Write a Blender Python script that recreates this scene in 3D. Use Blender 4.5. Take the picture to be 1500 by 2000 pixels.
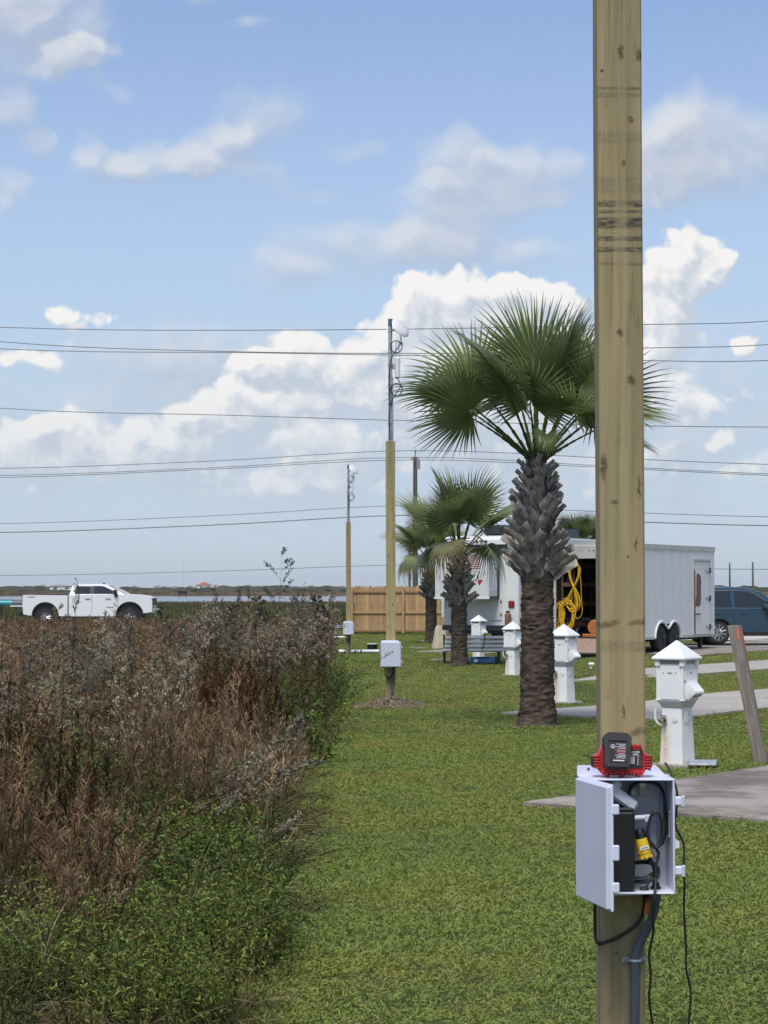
import bpy, bmesh, math, random
import numpy as np
from mathutils import Vector, Matrix, Euler
R = math.radians
SC = bpy.context.scene
for o in list(bpy.data.objects): bpy.data.objects.remove(o)
COL = SC.collection

# ---------------------------------------------------------------- camera, light, exposure
F = 4000.0                       # focal length in pixels of the 1500 x 2000 photograph (phone tele lens)
PITCH = math.atan(150 / F)
CAMZ = 1.68
cam_d = bpy.data.cameras.new('camera'); cam = bpy.data.objects.new('camera', cam_d); COL.objects.link(cam)
cam_d.sensor_fit = 'VERTICAL'; cam_d.sensor_height = 36; cam_d.sensor_width = 27; cam_d.lens = F / 2000 * 36
cam_d.clip_start = .1; cam_d.clip_end = 20000
cam.location = (0, 0, CAMZ); cam.rotation_euler = (math.pi / 2 + PITCH, 0, 0)
SC.camera = cam
SC.view_settings.view_transform = 'Standard'; SC.view_settings.look = 'None'
SC.view_settings.gamma = 1; SC.view_settings.use_curve_mapping = False
EXPO = 0.0
SC.view_settings.exposure = EXPO
SC.render.engine = 'CYCLES'
cy = SC.cycles
cy.max_bounces = 6; cy.diffuse_bounces = 3; cy.glossy_bounces = 2; cy.transmission_bounces = 4
cy.transparent_max_bounces = 6; cy.volume_bounces = 0; cy.caustics_reflective = False; cy.caustics_refractive = False
cy.use_adaptive_sampling = True; cy.adaptive_threshold = .015
try:
    cy.use_denoising = True; cy.denoiser = 'OPENIMAGEDENOISE'; cy.denoising_prefilter = 'ACCURATE'
except Exception: pass

SUN_ELEV, SUN_AZ = R(60), R(198)      # azimuth clockwise from +Y: behind the camera, and a little left
sd = bpy.data.lights.new('sun', 'SUN'); sd.energy = 3.7; sd.angle = R(24); sd.color = (1, .955, .88)
sun = bpy.data.objects.new('sun', sd); COL.objects.link(sun)
sdir = Vector((math.sin(SUN_AZ) * math.cos(SUN_ELEV), math.cos(SUN_AZ) * math.cos(SUN_ELEV), math.sin(SUN_ELEV)))
sun.rotation_euler = sdir.to_track_quat('Z', 'Y').to_euler()
sun.location = (0, 0, 30)

# ---------------------------------------------------------------- node helper
class S:
    """a socket with arithmetic"""
    def __init__(s, nt, sock): s.nt, s.k = nt, sock
    def _m(s, op, b=None, c=None, clamp=False):
        n = s.nt.nodes.new('ShaderNodeMath'); n.operation = op; n.use_clamp = clamp
        s.nt.links.new(s.k, n.inputs[0])
        for i, q in ((1, b), (2, c)):
            if q is None: continue
            if isinstance(q, S): s.nt.links.new(q.k, n.inputs[i])
            else: n.inputs[i].default_value = q
        return S(s.nt, n.outputs[0])
    def __add__(s, b): return s._m('ADD', b)
    __radd__ = __add__
    def __sub__(s, b): return s._m('SUBTRACT', b)
    def __rsub__(s, b): return s._m('MULTIPLY', -1.0)._m('ADD', b)
    def __mul__(s, b): return s._m('MULTIPLY', b)
    __rmul__ = __mul__
    def __truediv__(s, b): return s._m('DIVIDE', b)
    def __rtruediv__(s, b): return s._m('POWER', -1.0)._m('MULTIPLY', b)
    def max(s, b): return s._m('MAXIMUM', b)
    def min(s, b): return s._m('MINIMUM', b)
    def pow(s, b): return s._m('POWER', b)
    def abs(s): return s._m('ABSOLUTE')
    def clamp(s): return s._m('ADD', 0.0, clamp=True)
    def step(s, a, b):            # smoothstep from a to b
        n = s.nt.nodes.new('ShaderNodeMapRange'); n.interpolation_type = 'SMOOTHSTEP'
        s.nt.links.new(s.k, n.inputs[0]); n.inputs[1].default_value = a; n.inputs[2].default_value = b
        return S(s.nt, n.outputs[0])
    def lin(s, a, b, c=0., d=1.):
        n = s.nt.nodes.new('ShaderNodeMapRange'); s.nt.links.new(s.k, n.inputs[0])
        for i, q in zip((1, 2, 3, 4), (a, b, c, d)): n.inputs[i].default_value = q
        return S(s.nt, n.outputs[0])
def setin(nt, inp, v):
    if isinstance(v, S): nt.links.new(v.k, inp)
    elif v is not None:
        if hasattr(inp.default_value, '__len__') and len(inp.default_value) == 4 and len(v) == 3: v = (*v, 1)
        inp.default_value = v
def mix(nt, f, a, b, mode='MIX'):
    n = nt.nodes.new('ShaderNodeMix'); n.data_type = 'RGBA'; n.blend_type = mode
    setin(nt, n.inputs[0], f); setin(nt, n.inputs[6], a); setin(nt, n.inputs[7], b)
    return S(nt, n.outputs[2])
def noise(nt, vec=None, scale=5., detail=3., rough=.55, dist=0., out=0, two=False):
    n = nt.nodes.new('ShaderNodeTexNoise')
    if two: n.noise_dimensions = '2D'
    if vec is not None: nt.links.new(vec.k, n.inputs['Vector'])
    n.inputs['Scale'].default_value = scale; n.inputs['Detail'].default_value = detail
    n.inputs['Roughness'].default_value = rough; n.inputs['Distortion'].default_value = dist
    return S(nt, n.outputs[out])
def voro(nt, vec=None, scale=5., feature='F1', detail=0., out='Distance', smooth=.3, rnd=1., two=False):
    n = nt.nodes.new('ShaderNodeTexVoronoi'); n.feature = feature
    if two: n.voronoi_dimensions = '2D'
    if vec is not None: nt.links.new(vec.k, n.inputs['Vector'])
    n.inputs['Scale'].default_value = scale; n.inputs['Detail'].default_value = detail
    n.inputs['Randomness'].default_value = rnd
    if feature == 'SMOOTH_F1': n.inputs['Smoothness'].default_value = smooth
    return S(nt, n.outputs[out])
def comb(nt, x, y, z):
    n = nt.nodes.new('ShaderNodeCombineXYZ')
    for i, q in enumerate((x, y, z)): setin(nt, n.inputs[i], q)
    return S(nt, n.outputs[0])
def sep(nt, v):
    n = nt.nodes.new('ShaderNodeSeparateXYZ'); nt.links.new(v.k, n.inputs[0])
    return [S(nt, q) for q in n.outputs]
def vadd(nt, a, b, op='ADD'):
    n = nt.nodes.new('ShaderNodeVectorMath'); n.operation = op
    setin(nt, n.inputs[0], a); setin(nt, n.inputs[1], b); return S(nt, n.outputs[0])
def vmul(nt, a, t): return vadd(nt, a, t, 'MULTIPLY')

# ---------------------------------------------------------------- sky: Nishita air with broken cumulus and thin grey cloud
world = bpy.data.worlds.new('World'); SC.world = world; world.use_nodes = True
wt = world.node_tree; wt.nodes.clear()
wout = wt.nodes.new('ShaderNodeOutputWorld'); wbg = wt.nodes.new('ShaderNodeBackground')
WS = .15
wbg.inputs['Strength'].default_value = WS
wt.links.new(wbg.outputs[0], wout.inputs[0])
nis = wt.nodes.new('ShaderNodeTexSky'); nis.sky_type = 'NISHITA'; nis.sun_disc = False
nis.sun_elevation = SUN_ELEV; nis.sun_rotation = SUN_AZ; nis.altitude = 0
nis.air_density = 1.0; nis.dust_density = .4; nis.ozone_density = 3.0
wtc = wt.nodes.new('ShaderNodeTexCoord')
D = S(wt, wtc.outputs['Generated'])
dx, dy, dz = sep(wt, D)
az = dx._m('ARCTAN2', dy); el = dz._m('ARCSINE')
U = az * 4.0 + .75; V = 1.15 - el * 4.0            # thousands of photograph pixels
UV0 = comb(wt, U, V, 0.0)

def density_group(name, blobs, kind):
    g = bpy.data.node_groups.new(name, 'ShaderNodeTree')
    g.interface.new_socket('Vector', in_out='INPUT', socket_type='NodeSocketVector')
    g.interface.new_socket('Value', in_out='OUTPUT', socket_type='NodeSocketFloat')
    gi = g.nodes.new('NodeGroupInput'); go = g.nodes.new('NodeGroupOutput')
    v = S(g, gi.outputs[0])
    w1 = noise(g, v, 4.5, 3, .6, out=1, two=True)
    amp = (.12, .10, 0) if kind == 'cu' else (.20, .11, 0)
    n = g.nodes.new('ShaderNodeVectorMath'); n.operation = 'MULTIPLY_ADD'
    g.links.new(w1.k, n.inputs[0]); n.inputs[1].default_value = amp
    sh = vadd(g, v, tuple(-.5 * q for q in amp)); g.links.new(sh.k, n.inputs[2])
    wv = n.outputs[0]
    tot = None
    for (cx, cyy, rx, ry, w) in blobs:
        m = g.nodes.new('ShaderNodeVectorMath'); m.operation = 'MULTIPLY_ADD'; g.links.new(wv, m.inputs[0])
        m.inputs[1].default_value = (1000 / rx, 1000 / ry, 0); m.inputs[2].default_value = (-cx / rx, -cyy / ry, 0)
        q = g.nodes.new('ShaderNodeVectorMath'); q.operation = 'DOT_PRODUCT'
        g.links.new(m.outputs[0], q.inputs[0]); g.links.new(m.outputs[0], q.inputs[1])
        b = S(g, q.outputs['Value'])._m('MULTIPLY_ADD', -w, w).max(0.0)
        tot = b if tot is None else tot + b
    x0, y0, z0 = sep(g, v)
    om = ((x0 - .75).abs()).step(.85, 1.25).max(((y0 - .45).abs()).step(.75, 1.2))
    # the same kind of cloud goes on all round, outside the part of the sky the list describes
    if kind == 'cu': gen = noise(g, v, 1.1, 1, .5, two=True).step(.46, .75) * y0.step(-2.5, -.2) * (1.0 - y0.step(.95, 1.1))
    else: gen = noise(g, v, .9, 1, .5, two=True).step(.42, .8) * (1.0 - y0.step(.7, 1.0))
    tot = tot.min(1.15) + gen * om
    if kind == 'cu':
        bil = voro(g, S(g, wv), 17, 'F1', 2, two=True)
        fb = noise(g, v, 8, 6, .60, two=True)
        d = tot + (.46 - bil) * .5 + (fb - .5) * 1.0
    else:
        fb = noise(g, S(g, wv), 6.5, 6, .6, two=True)
        d = tot + (fb - .5) * 1.25
    d = d * tot.step(0.0, .12)
    g.links.new(d.k, go.inputs[0])
    return g
CU = [(900,600,170,95,1.0),(800,650,140,110,.9),(1000,620,160,90,1.0),(1090,650,130,110,.9),(900,740,260,120,.9),(760,720,130,90,.8),(1010,780,240,120,.7),
      (600,690,115,60,1.0),(505,705,70,36,.8),(560,750,170,70,.75),(430,795,130,60,1.0),(330,840,110,60,.95),(300,900,120,60,.8),(480,860,200,80,.65),(700,800,170,90,.6),
      (160,845,125,60,1.15),(60,870,130,60,1.1),(210,900,170,60,.85),(640,880,85,85,1.15),(660,960,150,50,.55),(400,950,170,45,.5),(80,940,150,40,.4),(560,940,120,50,.45),
      (1340,520,85,80,1.0),(1395,540,40,40,.85),(1285,600,80,110,.95),(1310,690,110,100,.65),(1300,780,110,70,.45),(1465,660,34,26,.85),(1395,870,34,36,.9),
      (1490,930,120,55,.9),(1350,795,75,48,.65),(1290,910,110,55,.5),(900,900,240,90,.5),(1130,900,140,80,.6),(1120,800,90,70,.5),
      (110,615,48,34,.75),(195,632,50,24,.8),(60,722,100,28,.65),(140,660,60,40,.4),(1440,770,50,30,.5),(1330,860,90,50,.4)]
WI = [(190,350,130,60,.75),(330,325,150,62,1.0),(440,300,130,70,1.0),(520,225,115,75,.75),(60,90,200,130,1.0),(165,138,90,40,1.0),(120,170,120,40,.7),
      (15,240,50,60,1.0),(50,300,48,36,.9),(222,195,45,22,.7),(140,310,42,42,.6),(485,78,75,16,.6),(370,8,150,36,.7),(10,20,110,80,.8),(0,390,30,60,.7),
      (930,330,120,80,1.0),(1040,335,110,75,1.0),(960,390,170,50,.8),(1400,285,190,110,1.15),(1280,330,130,110,1.0),(1330,390,170,60,.7),
      (700,500,240,75,.85),(860,480,150,75,.8),(520,545,110,55,.65),(1050,500,120,60,.65),(540,360,75,60,.55),(690,298,80,24,.45),(640,380,60,26,.45),(900,420,180,60,.5),(1230,440,120,50,.5),
      (450,830,700,220,.75),(1200,830,500,260,.75),(350,700,300,90,.4),(1000,720,300,200,.5)]
gcu = density_group('cumulus', CU, 'cu'); gwi = density_group('thin_cloud', WI, 'wi')
def dens(g, vec):
    n = wt.nodes.new('ShaderNodeGroup'); n.node_tree = g; wt.links.new(vec.k, n.inputs[0]); return S(wt, n.outputs[0])
c0 = dens(gcu, UV0)
c1 = dens(gcu, vadd(wt, UV0, (-.014, -.030, 0)))
w0 = dens(gwi, UV0); w1 = dens(gwi, vadd(wt, UV0, (-.02, -.035, 0)))
def K(r, g, b): return tuple(q / WS for q in (r, g, b))
hz = 1.0 - V.step(.70, 1.12)                          # clouds sink into the pale air towards the horizon
lowm = V.step(.60, .85)
cum_a = (c0.step(.22, .54) * (1.0 - lowm) + c0.step(.10, .66) * lowm) * (hz * .45 + .55)
lit = (((c0 - c1) * 1.5 + .42) - (c0 - .8).max(0.0) * .35).clamp()
cum_c = mix(wt, lit, K(.56, .63, .73), K(.93, .915, .90))
cum_c = mix(wt, V.step(.6, 1.05) * .30, cum_c, K(.55, .63, .72))
wi_a = w0.step(-.05, 1.5) * 1.0
wlit = ((w0 - w1) * 1.1 + .40).clamp()
wi_c = mix(wt, wlit, K(.45, .52, .65), K(.70, .735, .80))
skyc = vmul(wt, S(wt, nis.outputs[0]), (1.0, .95, 1.01))
SKYTINT = mix(wt, V.step(-.3, 1.12) * .85, skyc, K(.485, .605, .745))   # pale humid air near the horizon
c = mix(wt, wi_a, SKYTINT, wi_c)
c = mix(wt, cum_a, c, cum_c)
wt.links.new(c.k, wbg.inputs['Color'])
try: world.cycles.sampling_method = 'MANUAL'; world.cycles.sample_map_resolution = 512
except Exception: pass

# ---------------------------------------------------------------- helpers
rng = np.random.default_rng(7); random.seed(7)
def P(px, py, Y):
    """photograph pixel + distance Y -> world point"""
    cp, sp = math.cos(PITCH), math.sin(PITCH)
    a, b = (px - 750) / F, (1000 - py) / F
    d = Vector((a, cp - b * sp, sp + b * cp)); t = Y / d.y
    return Vector((0, 0, CAMZ)) + d * t
def ss(a, b, x):
    t = np.clip((np.asarray(x, float) - a) / (b - a), 0, 1); return t * t * (3 - 2 * t)
def gz(x, y):
    x = np.asarray(x, float); y = np.asarray(y, float)
    z = -.25 * ss(20, 51, y) * (1 - ss(3, 5.5, x))
    z = z + .15 * ss(80, 95, y) * (1 - ss(-1, 3, x))
    z = z - .9 * ss(108, 380, y) - .15 * ss(380, 411, y) - .9 * ss(405, 440, y) + 1.15 * ss(735, 790, y)
    z = z + .02 * np.sin(x * .31 + 1.3) * np.sin(y * .23) * ss(8, 20, y)
    return z
def gzf(x, y): return float(gz(x, y))
def G(px, py):
    """ground point seen at a pixel"""
    Y = 20.0
    for _ in range(60):
        x = (px - 750) / F * Y
        b = (1000 - py) / F; cp, sp = math.cos(PITCH), math.sin(PITCH)
        Y = .5 * Y + .5 * (gzf(x, Y) - CAMZ) / ((sp + b * cp) / (cp - b * sp))
    return Vector(((px - 750) / F * Y, Y, gzf((px - 750) / F * Y, Y)))

class MB:
    def __init__(s): s.v = []; s.f = []; s.M = Matrix.Identity(4)
    def add(s, vs, fs):
        n = len(s.v); s.v += [tuple(s.M @ Vector(q)) for q in vs]; s.f += [tuple(i + n for i in q) for q in fs]; return s
    def at(s, loc=(0, 0, 0), rot=(0, 0, 0), sc=1): s.M = Matrix.Translation(loc) @ Euler(rot).to_matrix().to_4x4() @ Matrix.Scale(sc, 4); return s
    def box(s, c, d):
        x, y, z = c; a, b, e = d[0] / 2, d[1] / 2, d[2] / 2
        return s.add([(x + i * a, y + j * b, z + k * e) for k in (-1, 1) for j in (-1, 1) for i in (-1, 1)],
                     [(0, 2, 3, 1), (4, 5, 7, 6), (0, 1, 5, 4), (2, 6, 7, 3), (0, 4, 6, 2), (1, 3, 7, 5)])
    def cbox(s, c, d, r):
        """box with chamfered edges"""
        r = min(r, min(d) * .49); h = [q / 2 for q in d]; vs = []; idx = {}
        for sx in (-1, 1):
            for sy in (-1, 1):
                for sz in (-1, 1):
                    for ax in range(3):
                        p = [sx * (h[0] - r), sy * (h[1] - r), sz * (h[2] - r)]; p[ax] = (sx, sy, sz)[ax] * h[ax]
                        idx[(sx, sy, sz, ax)] = len(vs); vs.append(tuple(c[i] + p[i] for i in range(3)))
        fs = []
        for ax in range(3):
            b1, b2 = [(1, 2), (2, 0), (0, 1)][ax]
            for sg in (-1, 1):
                q = []
                for (u, w) in ((-1, -1), (1, -1), (1, 1), (-1, 1)):
                    t = [0, 0, 0]; t[ax] = sg; t[b1] = u; t[b2] = w; q.append(idx[(*t, ax)])
                fs.append(tuple(q if sg > 0 else q[::-1]))
            for u in (-1, 1):
                for w in (-1, 1):
                    t0 = [0, 0, 0]; t1 = [0, 0, 0]; t0[b1] = t1[b1] = u; t0[b2] = t1[b2] = w; t0[ax] = -1; t1[ax] = 1
                    q = [idx[(*t0, b1)], idx[(*t0, b2)], idx[(*t1, b2)], idx[(*t1, b1)]]
                    fs.append(tuple(q[::-1] if u * w > 0 else q))
        for sx in (-1, 1):
            for sy in (-1, 1):
                for sz in (-1, 1):
                    q = [idx[(sx, sy, sz, k)] for k in range(3)]; fs.append(tuple(q if sx * sy * sz > 0 else q[::-1]))
        return s.add(vs, fs)
    def tube(s, path, r, n=8, caps=True, closed=False):
        pts = [Vector(q) for q in path]; m = len(pts)
        rad = r if hasattr(r, '__len__') else [r] * m
        T = []
        for i in range(m):
            a = pts[(i - 1) % m] if (i > 0 or closed) else pts[i]; b = pts[(i + 1) % m] if (i < m - 1 or closed) else pts[i]
            t = (b - a); T.append(t.normalized() if t.length > 1e-9 else Vector((0, 0, 1)))
        u = T[0].orthogonal().normalized(); vs = []; fs = []
        for i in range(m):
            u = (u - T[i] * u.dot(T[i])); u = u.normalized() if u.length > 1e-6 else T[i].orthogonal().normalized()
            w = T[i].cross(u)
            for k in range(n):
                a = 2 * math.pi * k / n; vs.append(tuple(pts[i] + (u * math.cos(a) + w * math.sin(a)) * rad[i]))
        for i in range(m if closed else m - 1):
            for k in range(n):
                j = (i + 1) % m
                fs.append((i * n + k, i * n + (k + 1) % n, j * n + (k + 1) % n, j * n + k))
        if caps and not closed: fs += [tuple(range(n))[::-1], tuple((m - 1) * n + k for k in range(n))]
        return s.add(vs, fs)
    def cyl(s, p0, p1, r0, r1=None, n=12): return s.tube([p0, p1], [r0, r0 if r1 is None else r1], n)
    def lathe(s, prof, n=16, c=(0, 0, 0), axis='z'):
        vs = []; fs = []
        for (r, z) in prof:
            for k in range(n):
                a = 2 * math.pi * k / n; p = (r * math.cos(a), r * math.sin(a), z)
                if axis == 'y': p = (p[0], p[2], p[1])
                elif axis == 'x': p = (p[2], p[0], p[1])
                vs.append(tuple(c[i] + p[i] for i in range(3)))
        m = len(prof)
        for i in range(m - 1):
            for k in range(n): fs.append((i * n + k, i * n + (k + 1) % n, (i + 1) * n + (k + 1) % n, (i + 1) * n + k))
        fs += [tuple(range(n))[::-1], tuple((m - 1) * n + k for k in range(n))]
        if axis == 'y': fs = [q[::-1] for q in fs]
        return s.add(vs, fs)
    def prism(s, poly, a, b, axis='y'):
        """polygon (two coordinates) pushed from a to b along axis"""
        n = len(poly)
        mk = {'y': lambda p, t: (p[0], t, p[1]), 'x': lambda p, t: (t, p[0], p[1]), 'z': lambda p, t: (p[0], p[1], t)}[axis]
        vs = [mk(p, a) for p in poly] + [mk(p, b) for p in poly]
        fs = [tuple(range(n)), tuple(range(2 * n - 1, n - 1, -1))] + [(i, i + n, (i + 1) % n + n, (i + 1) % n) for i in range(n)]
        return s.add(vs, fs)
    def quad(s, a, b, c, d): return s.add([a, b, c, d], [(0, 1, 2, 3)])
    def loft(s, rings, caps=True):
        n = len(rings[0]); vs = [p for r in rings for p in r]; fs = []
        for i in range(len(rings) - 1):
            for k in range(n): fs.append((i * n + k, i * n + (k + 1) % n, (i + 1) * n + (k + 1) % n, (i + 1) * n + k))
        if caps: fs += [tuple(range(n))[::-1], tuple((len(rings) - 1) * n + k for k in range(n))]
        return s.add(vs, fs)
    def mesh(s, name, m, smooth=35):
        me = bpy.data.meshes.new(name); me.from_pydata(s.v, [], s.f)
        b = bmesh.new(); b.from_mesh(me); bmesh.ops.recalc_face_normals(b, faces=b.faces); b.to_mesh(me); b.free()
        if m is not None: me.materials.append(m)
        if smooth:
            me.shade_smooth(); me.set_sharp_from_angle(angle=R(smooth))
        return me
    def build(s, name, m, parent=None, smooth=35, loc=None, rot=None):
        o = bpy.data.objects.new(name, s.mesh(name, m, smooth)); COL.objects.link(o)
        if parent is not None: o.parent = parent
        if loc is not None: o.location = loc
        if rot is not None: o.rotation_euler = rot
        return o
def tag(o, label=None, cat=None, group=None, kind=None):
    if label: o['label'] = label
    if cat: o['category'] = cat
    if group: o['group'] = group
    if kind: o['kind'] = kind
    return o
def thing(name, label, cat, loc=(0, 0, 0), rz=0, group=None, rot=None):
    o = bpy.data.objects.new(name, None); COL.objects.link(o); o.empty_display_size = .1
    o.location = loc; o.rotation_euler = rot if rot is not None else (0, 0, rz)
    return tag(o, label, cat, group)
def inst(name, me, parent=None, loc=(0, 0, 0), rot=(0, 0, 0), sc=(1, 1, 1)):
    o = bpy.data.objects.new(name, me); COL.objects.link(o)
    if parent is not None: o.parent = parent
    o.location = loc; o.rotation_euler = rot; o.scale = sc if hasattr(sc, '__len__') else (sc, sc, sc)
    return o
def copy_tree(o, parent=None):
    c = o.copy(); COL.objects.link(c); c.parent = parent
    for ch in list(o.children): copy_tree(ch, c)
    return c
def spline(pts, n=8):
    """Catmull-Rom through points"""
    p = [Vector(q) for q in pts]; p = [p[0] * 2 - p[1]] + p + [p[-1] * 2 - p[-2]]; out = []
    for i in range(1, len(p) - 2):
        for k in range(n):
            t = k / n; a, b, c, d = p[i - 1], p[i], p[i + 1], p[i + 2]
            out.append(.5 * ((2 * b) + (c - a) * t + (2 * a - 5 * b + 4 * c - d) * t * t + (3 * b - 3 * c + d - a) * t ** 3))
    out.append(p[-2]); return out
def text_mesh(txt, size, m, bold=False):
    cu = bpy.data.curves.new('letters', 'FONT'); cu.body = txt; cu.size = size; cu.align_x = 'CENTER'; cu.align_y = 'CENTER'
    cu.resolution_u = 2
    if bold: cu.offset = size * .02
    o = bpy.data.objects.new('letters', cu); COL.objects.link(o)
    dg = bpy.context.evaluated_depsgraph_get(); me = bpy.data.meshes.new_from_object(o.evaluated_get(dg))
    bpy.data.objects.remove(o); me.materials.clear(); me.materials.append(m); return me

# ---------------------------------------------------------------- materials
def newmat(name):
    m = bpy.data.materials.new(name); m.use_nodes = True; nt = m.node_tree
    return m, nt, nt.nodes['Principled BSDF']
def coord(nt, which='Object'):
    n = nt.nodes.new('ShaderNodeTexCoord'); return S(nt, n.outputs[which])
def worldpos(nt):
    n = nt.nodes.new('ShaderNodeNewGeometry'); return S(nt, n.outputs['Position'])
def bump(nt, bs, h, strength=.3, dist=.01):
    n = nt.nodes.new('ShaderNodeBump'); n.inputs['Strength'].default_value = strength; n.inputs['Distance'].default_value = dist
    nt.links.new(h.k, n.inputs['Height']); nt.links.new(n.outputs[0], bs.inputs['Normal'])
def pm(name, col, rough=.5, metal=0., var=.12, vs=6., bmp=0., bs=60., spec=.5, coat=0., dirt=None, dirt_amt=.35, stretch=(1, 1, 1)):
    m, nt, b = newmat(name); c = vmul(nt, coord(nt), stretch)
    n1 = noise(nt, c, vs, 5, .6)
    lo = tuple(q * (1 - var) for q in col); hi = tuple(min(1, q * (1 + var)) for q in col)
    k = mix(nt, n1.step(.25, .75), lo, hi)
    if dirt is not None:
        d = noise(nt, c, vs * .6, 6, .7).step(.5, .8) * dirt_amt; k = mix(nt, d, k, dirt)
    setin(nt, b.inputs['Base Color'], k); b.inputs['Metallic'].default_value = metal
    setin(nt, b.inputs['Roughness'], (n1 - .5) * .15 + rough)
    b.inputs['Specular IOR Level'].default_value = spec; b.inputs['Coat Weight'].default_value = coat
    if bmp: bump(nt, b, noise(nt, c, bs, 3, .6), bmp, .01)
    return m
def glassmat(name, col=(.02, .025, .03), rough=.06):
    m, nt, b = newmat(name); c = coord(nt)
    setin(nt, b.inputs['Base Color'], mix(nt, noise(nt, c, 3, 3), col, tuple(q * 1.5 for q in col)))
    b.inputs['Roughness'].default_value = rough; b.inputs['Specular IOR Level'].default_value = .5
    return m
def vegmat(name, tint_a, tint_b, transl=.3, rough=.6, patch=None, patch_scale=.5, patch_amt=.5):
    """plants: colour attribute 'col' times a tint that varies from plant to plant"""
    m, nt, b = newmat(name); nt.nodes.remove(b)
    at = nt.nodes.new('ShaderNodeAttribute'); at.attribute_name = 'col'
    oi = nt.nodes.new('ShaderNodeObjectInfo')
    t = mix(nt, S(nt, oi.outputs['Random']), tint_a, tint_b)
    if patch is not None:
        pn = noise(nt, worldpos(nt), patch_scale, 4, .6)
        t = mix(nt, pn.step(.40, .66) * patch_amt, t, patch)
    k = mix(nt, 1.0, S(nt, at.outputs['Color']), t, 'MULTIPLY')
    df = nt.nodes.new('ShaderNodeBsdfDiffuse'); tr = nt.nodes.new('ShaderNodeBsdfTranslucent'); gl = nt.nodes.new('ShaderNodeBsdfGlossy')
    gl.inputs['Roughness'].default_value = .45; gl.inputs['Color'].default_value = (.55, .55, .55, 1)
    for q in (df, tr): nt.links.new(k.k, q.inputs['Color'])
    m1 = nt.nodes.new('ShaderNodeMixShader'); m1.inputs[0].default_value = transl
    nt.links.new(df.outputs[0], m1.inputs[1]); nt.links.new(tr.outputs[0], m1.inputs[2])
    fr = nt.nodes.new('ShaderNodeFresnel'); fr.inputs[0].default_value = 1.3
    m2 = nt.nodes.new('ShaderNodeMixShader'); nt.links.new((S(nt, fr.outputs[0]) * rough).k, m2.inputs[0])
    nt.links.new(m1.outputs[0], m2.inputs[1]); nt.links.new(gl.outputs[0], m2.inputs[2])
    nt.links.new(m2.outputs[0], nt.nodes['Material Output'].inputs[0])
    return m
def np_mesh(name, v, f, col, m, smooth=False):
    """arrays -> mesh with a colour attribute; f is (n,3) or (n,4)"""
    me = bpy.data.meshes.new(name); v = np.asarray(v, np.float32); f = np.asarray(f, np.int32)
    k = f.shape[1]; me.vertices.add(len(v)); me.vertices.foreach_set('co', v.ravel())
    me.loops.add(f.size); me.loops.foreach_set('vertex_index', f.ravel())
    me.polygons.add(len(f)); me.polygons.foreach_set('loop_start', np.arange(len(f), dtype=np.int32) * k)
    me.polygons.foreach_set('loop_total', np.full(len(f), k, np.int32)); me.update(calc_edges=True)
    if col is not None:
        a = me.color_attributes.new('col', 'FLOAT_COLOR', 'POINT')
        c = np.ones((len(v), 4), np.float32); c[:, :3] = col; a.data.foreach_set('color', c.ravel())
    me.materials.append(m)
    if smooth: me.shade_smooth()
    return me

# blades: ribbons grown from a base point; returns arrays that can be concatenated
class Ribs:
    def __init__(s): s.V = []; s.Fq = []; s.C = []; s.n = 0
    def blades(s, base, direc, length, width, droop, c0, c1, seg=3, tipw=.1, side=None, curve=None):
        base = np.atleast_2d(base).astype(float); n = len(base)
        direc = np.broadcast_to(direc, (n, 3)).astype(float); direc = direc / np.linalg.norm(direc, axis=1, keepdims=True)
        length = np.broadcast_to(length, n); width = np.broadcast_to(width, n); droop = np.broadcast_to(droop, n)
        c0 = np.broadcast_to(c0, (n, 3)); c1 = np.broadcast_to(c1, (n, 3))
        if side is None:
            r = rng.normal(size=(n, 3)); side = np.cross(direc, r)
        side = np.broadcast_to(side, (n, 3)); side = side / (np.linalg.norm(side, axis=1, keepdims=True) + 1e-9)
        horiz = direc.copy(); horiz[:, 2] = 0; hn = np.linalg.norm(horiz, axis=1, keepdims=True); horiz = horiz / (hn + 1e-6)
        vs = np.zeros((n, seg + 1, 2, 3)); cs = np.zeros((n, seg + 1, 2, 3))
        for k in range(seg + 1):
            t = k / seg
            p = base + direc * (length * t)[:, None]
            p = p + horiz * (droop * length * t * t * .35)[:, None]; p[:, 2] -= droop * length * t * t * .6
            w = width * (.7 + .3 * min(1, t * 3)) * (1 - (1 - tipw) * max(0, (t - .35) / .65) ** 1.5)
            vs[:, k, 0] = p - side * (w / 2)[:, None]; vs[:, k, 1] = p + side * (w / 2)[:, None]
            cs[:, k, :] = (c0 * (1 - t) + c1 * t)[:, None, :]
        idx = np.arange(n * (seg + 1) * 2).reshape(n, seg + 1, 2) + s.n
        q = np.stack([idx[:, :-1, 0], idx[:, :-1, 1], idx[:, 1:, 1], idx[:, 1:, 0]], -1).reshape(-1, 4)
        s.V.append(vs.reshape(-1, 3)); s.C.append(cs.reshape(-1, 3)); s.Fq.append(q); s.n += n * (seg + 1) * 2
        return s
    def mesh(s, name, m): return np_mesh(name, np.concatenate(s.V), np.concatenate(s.Fq), np.concatenate(s.C), m)

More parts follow.
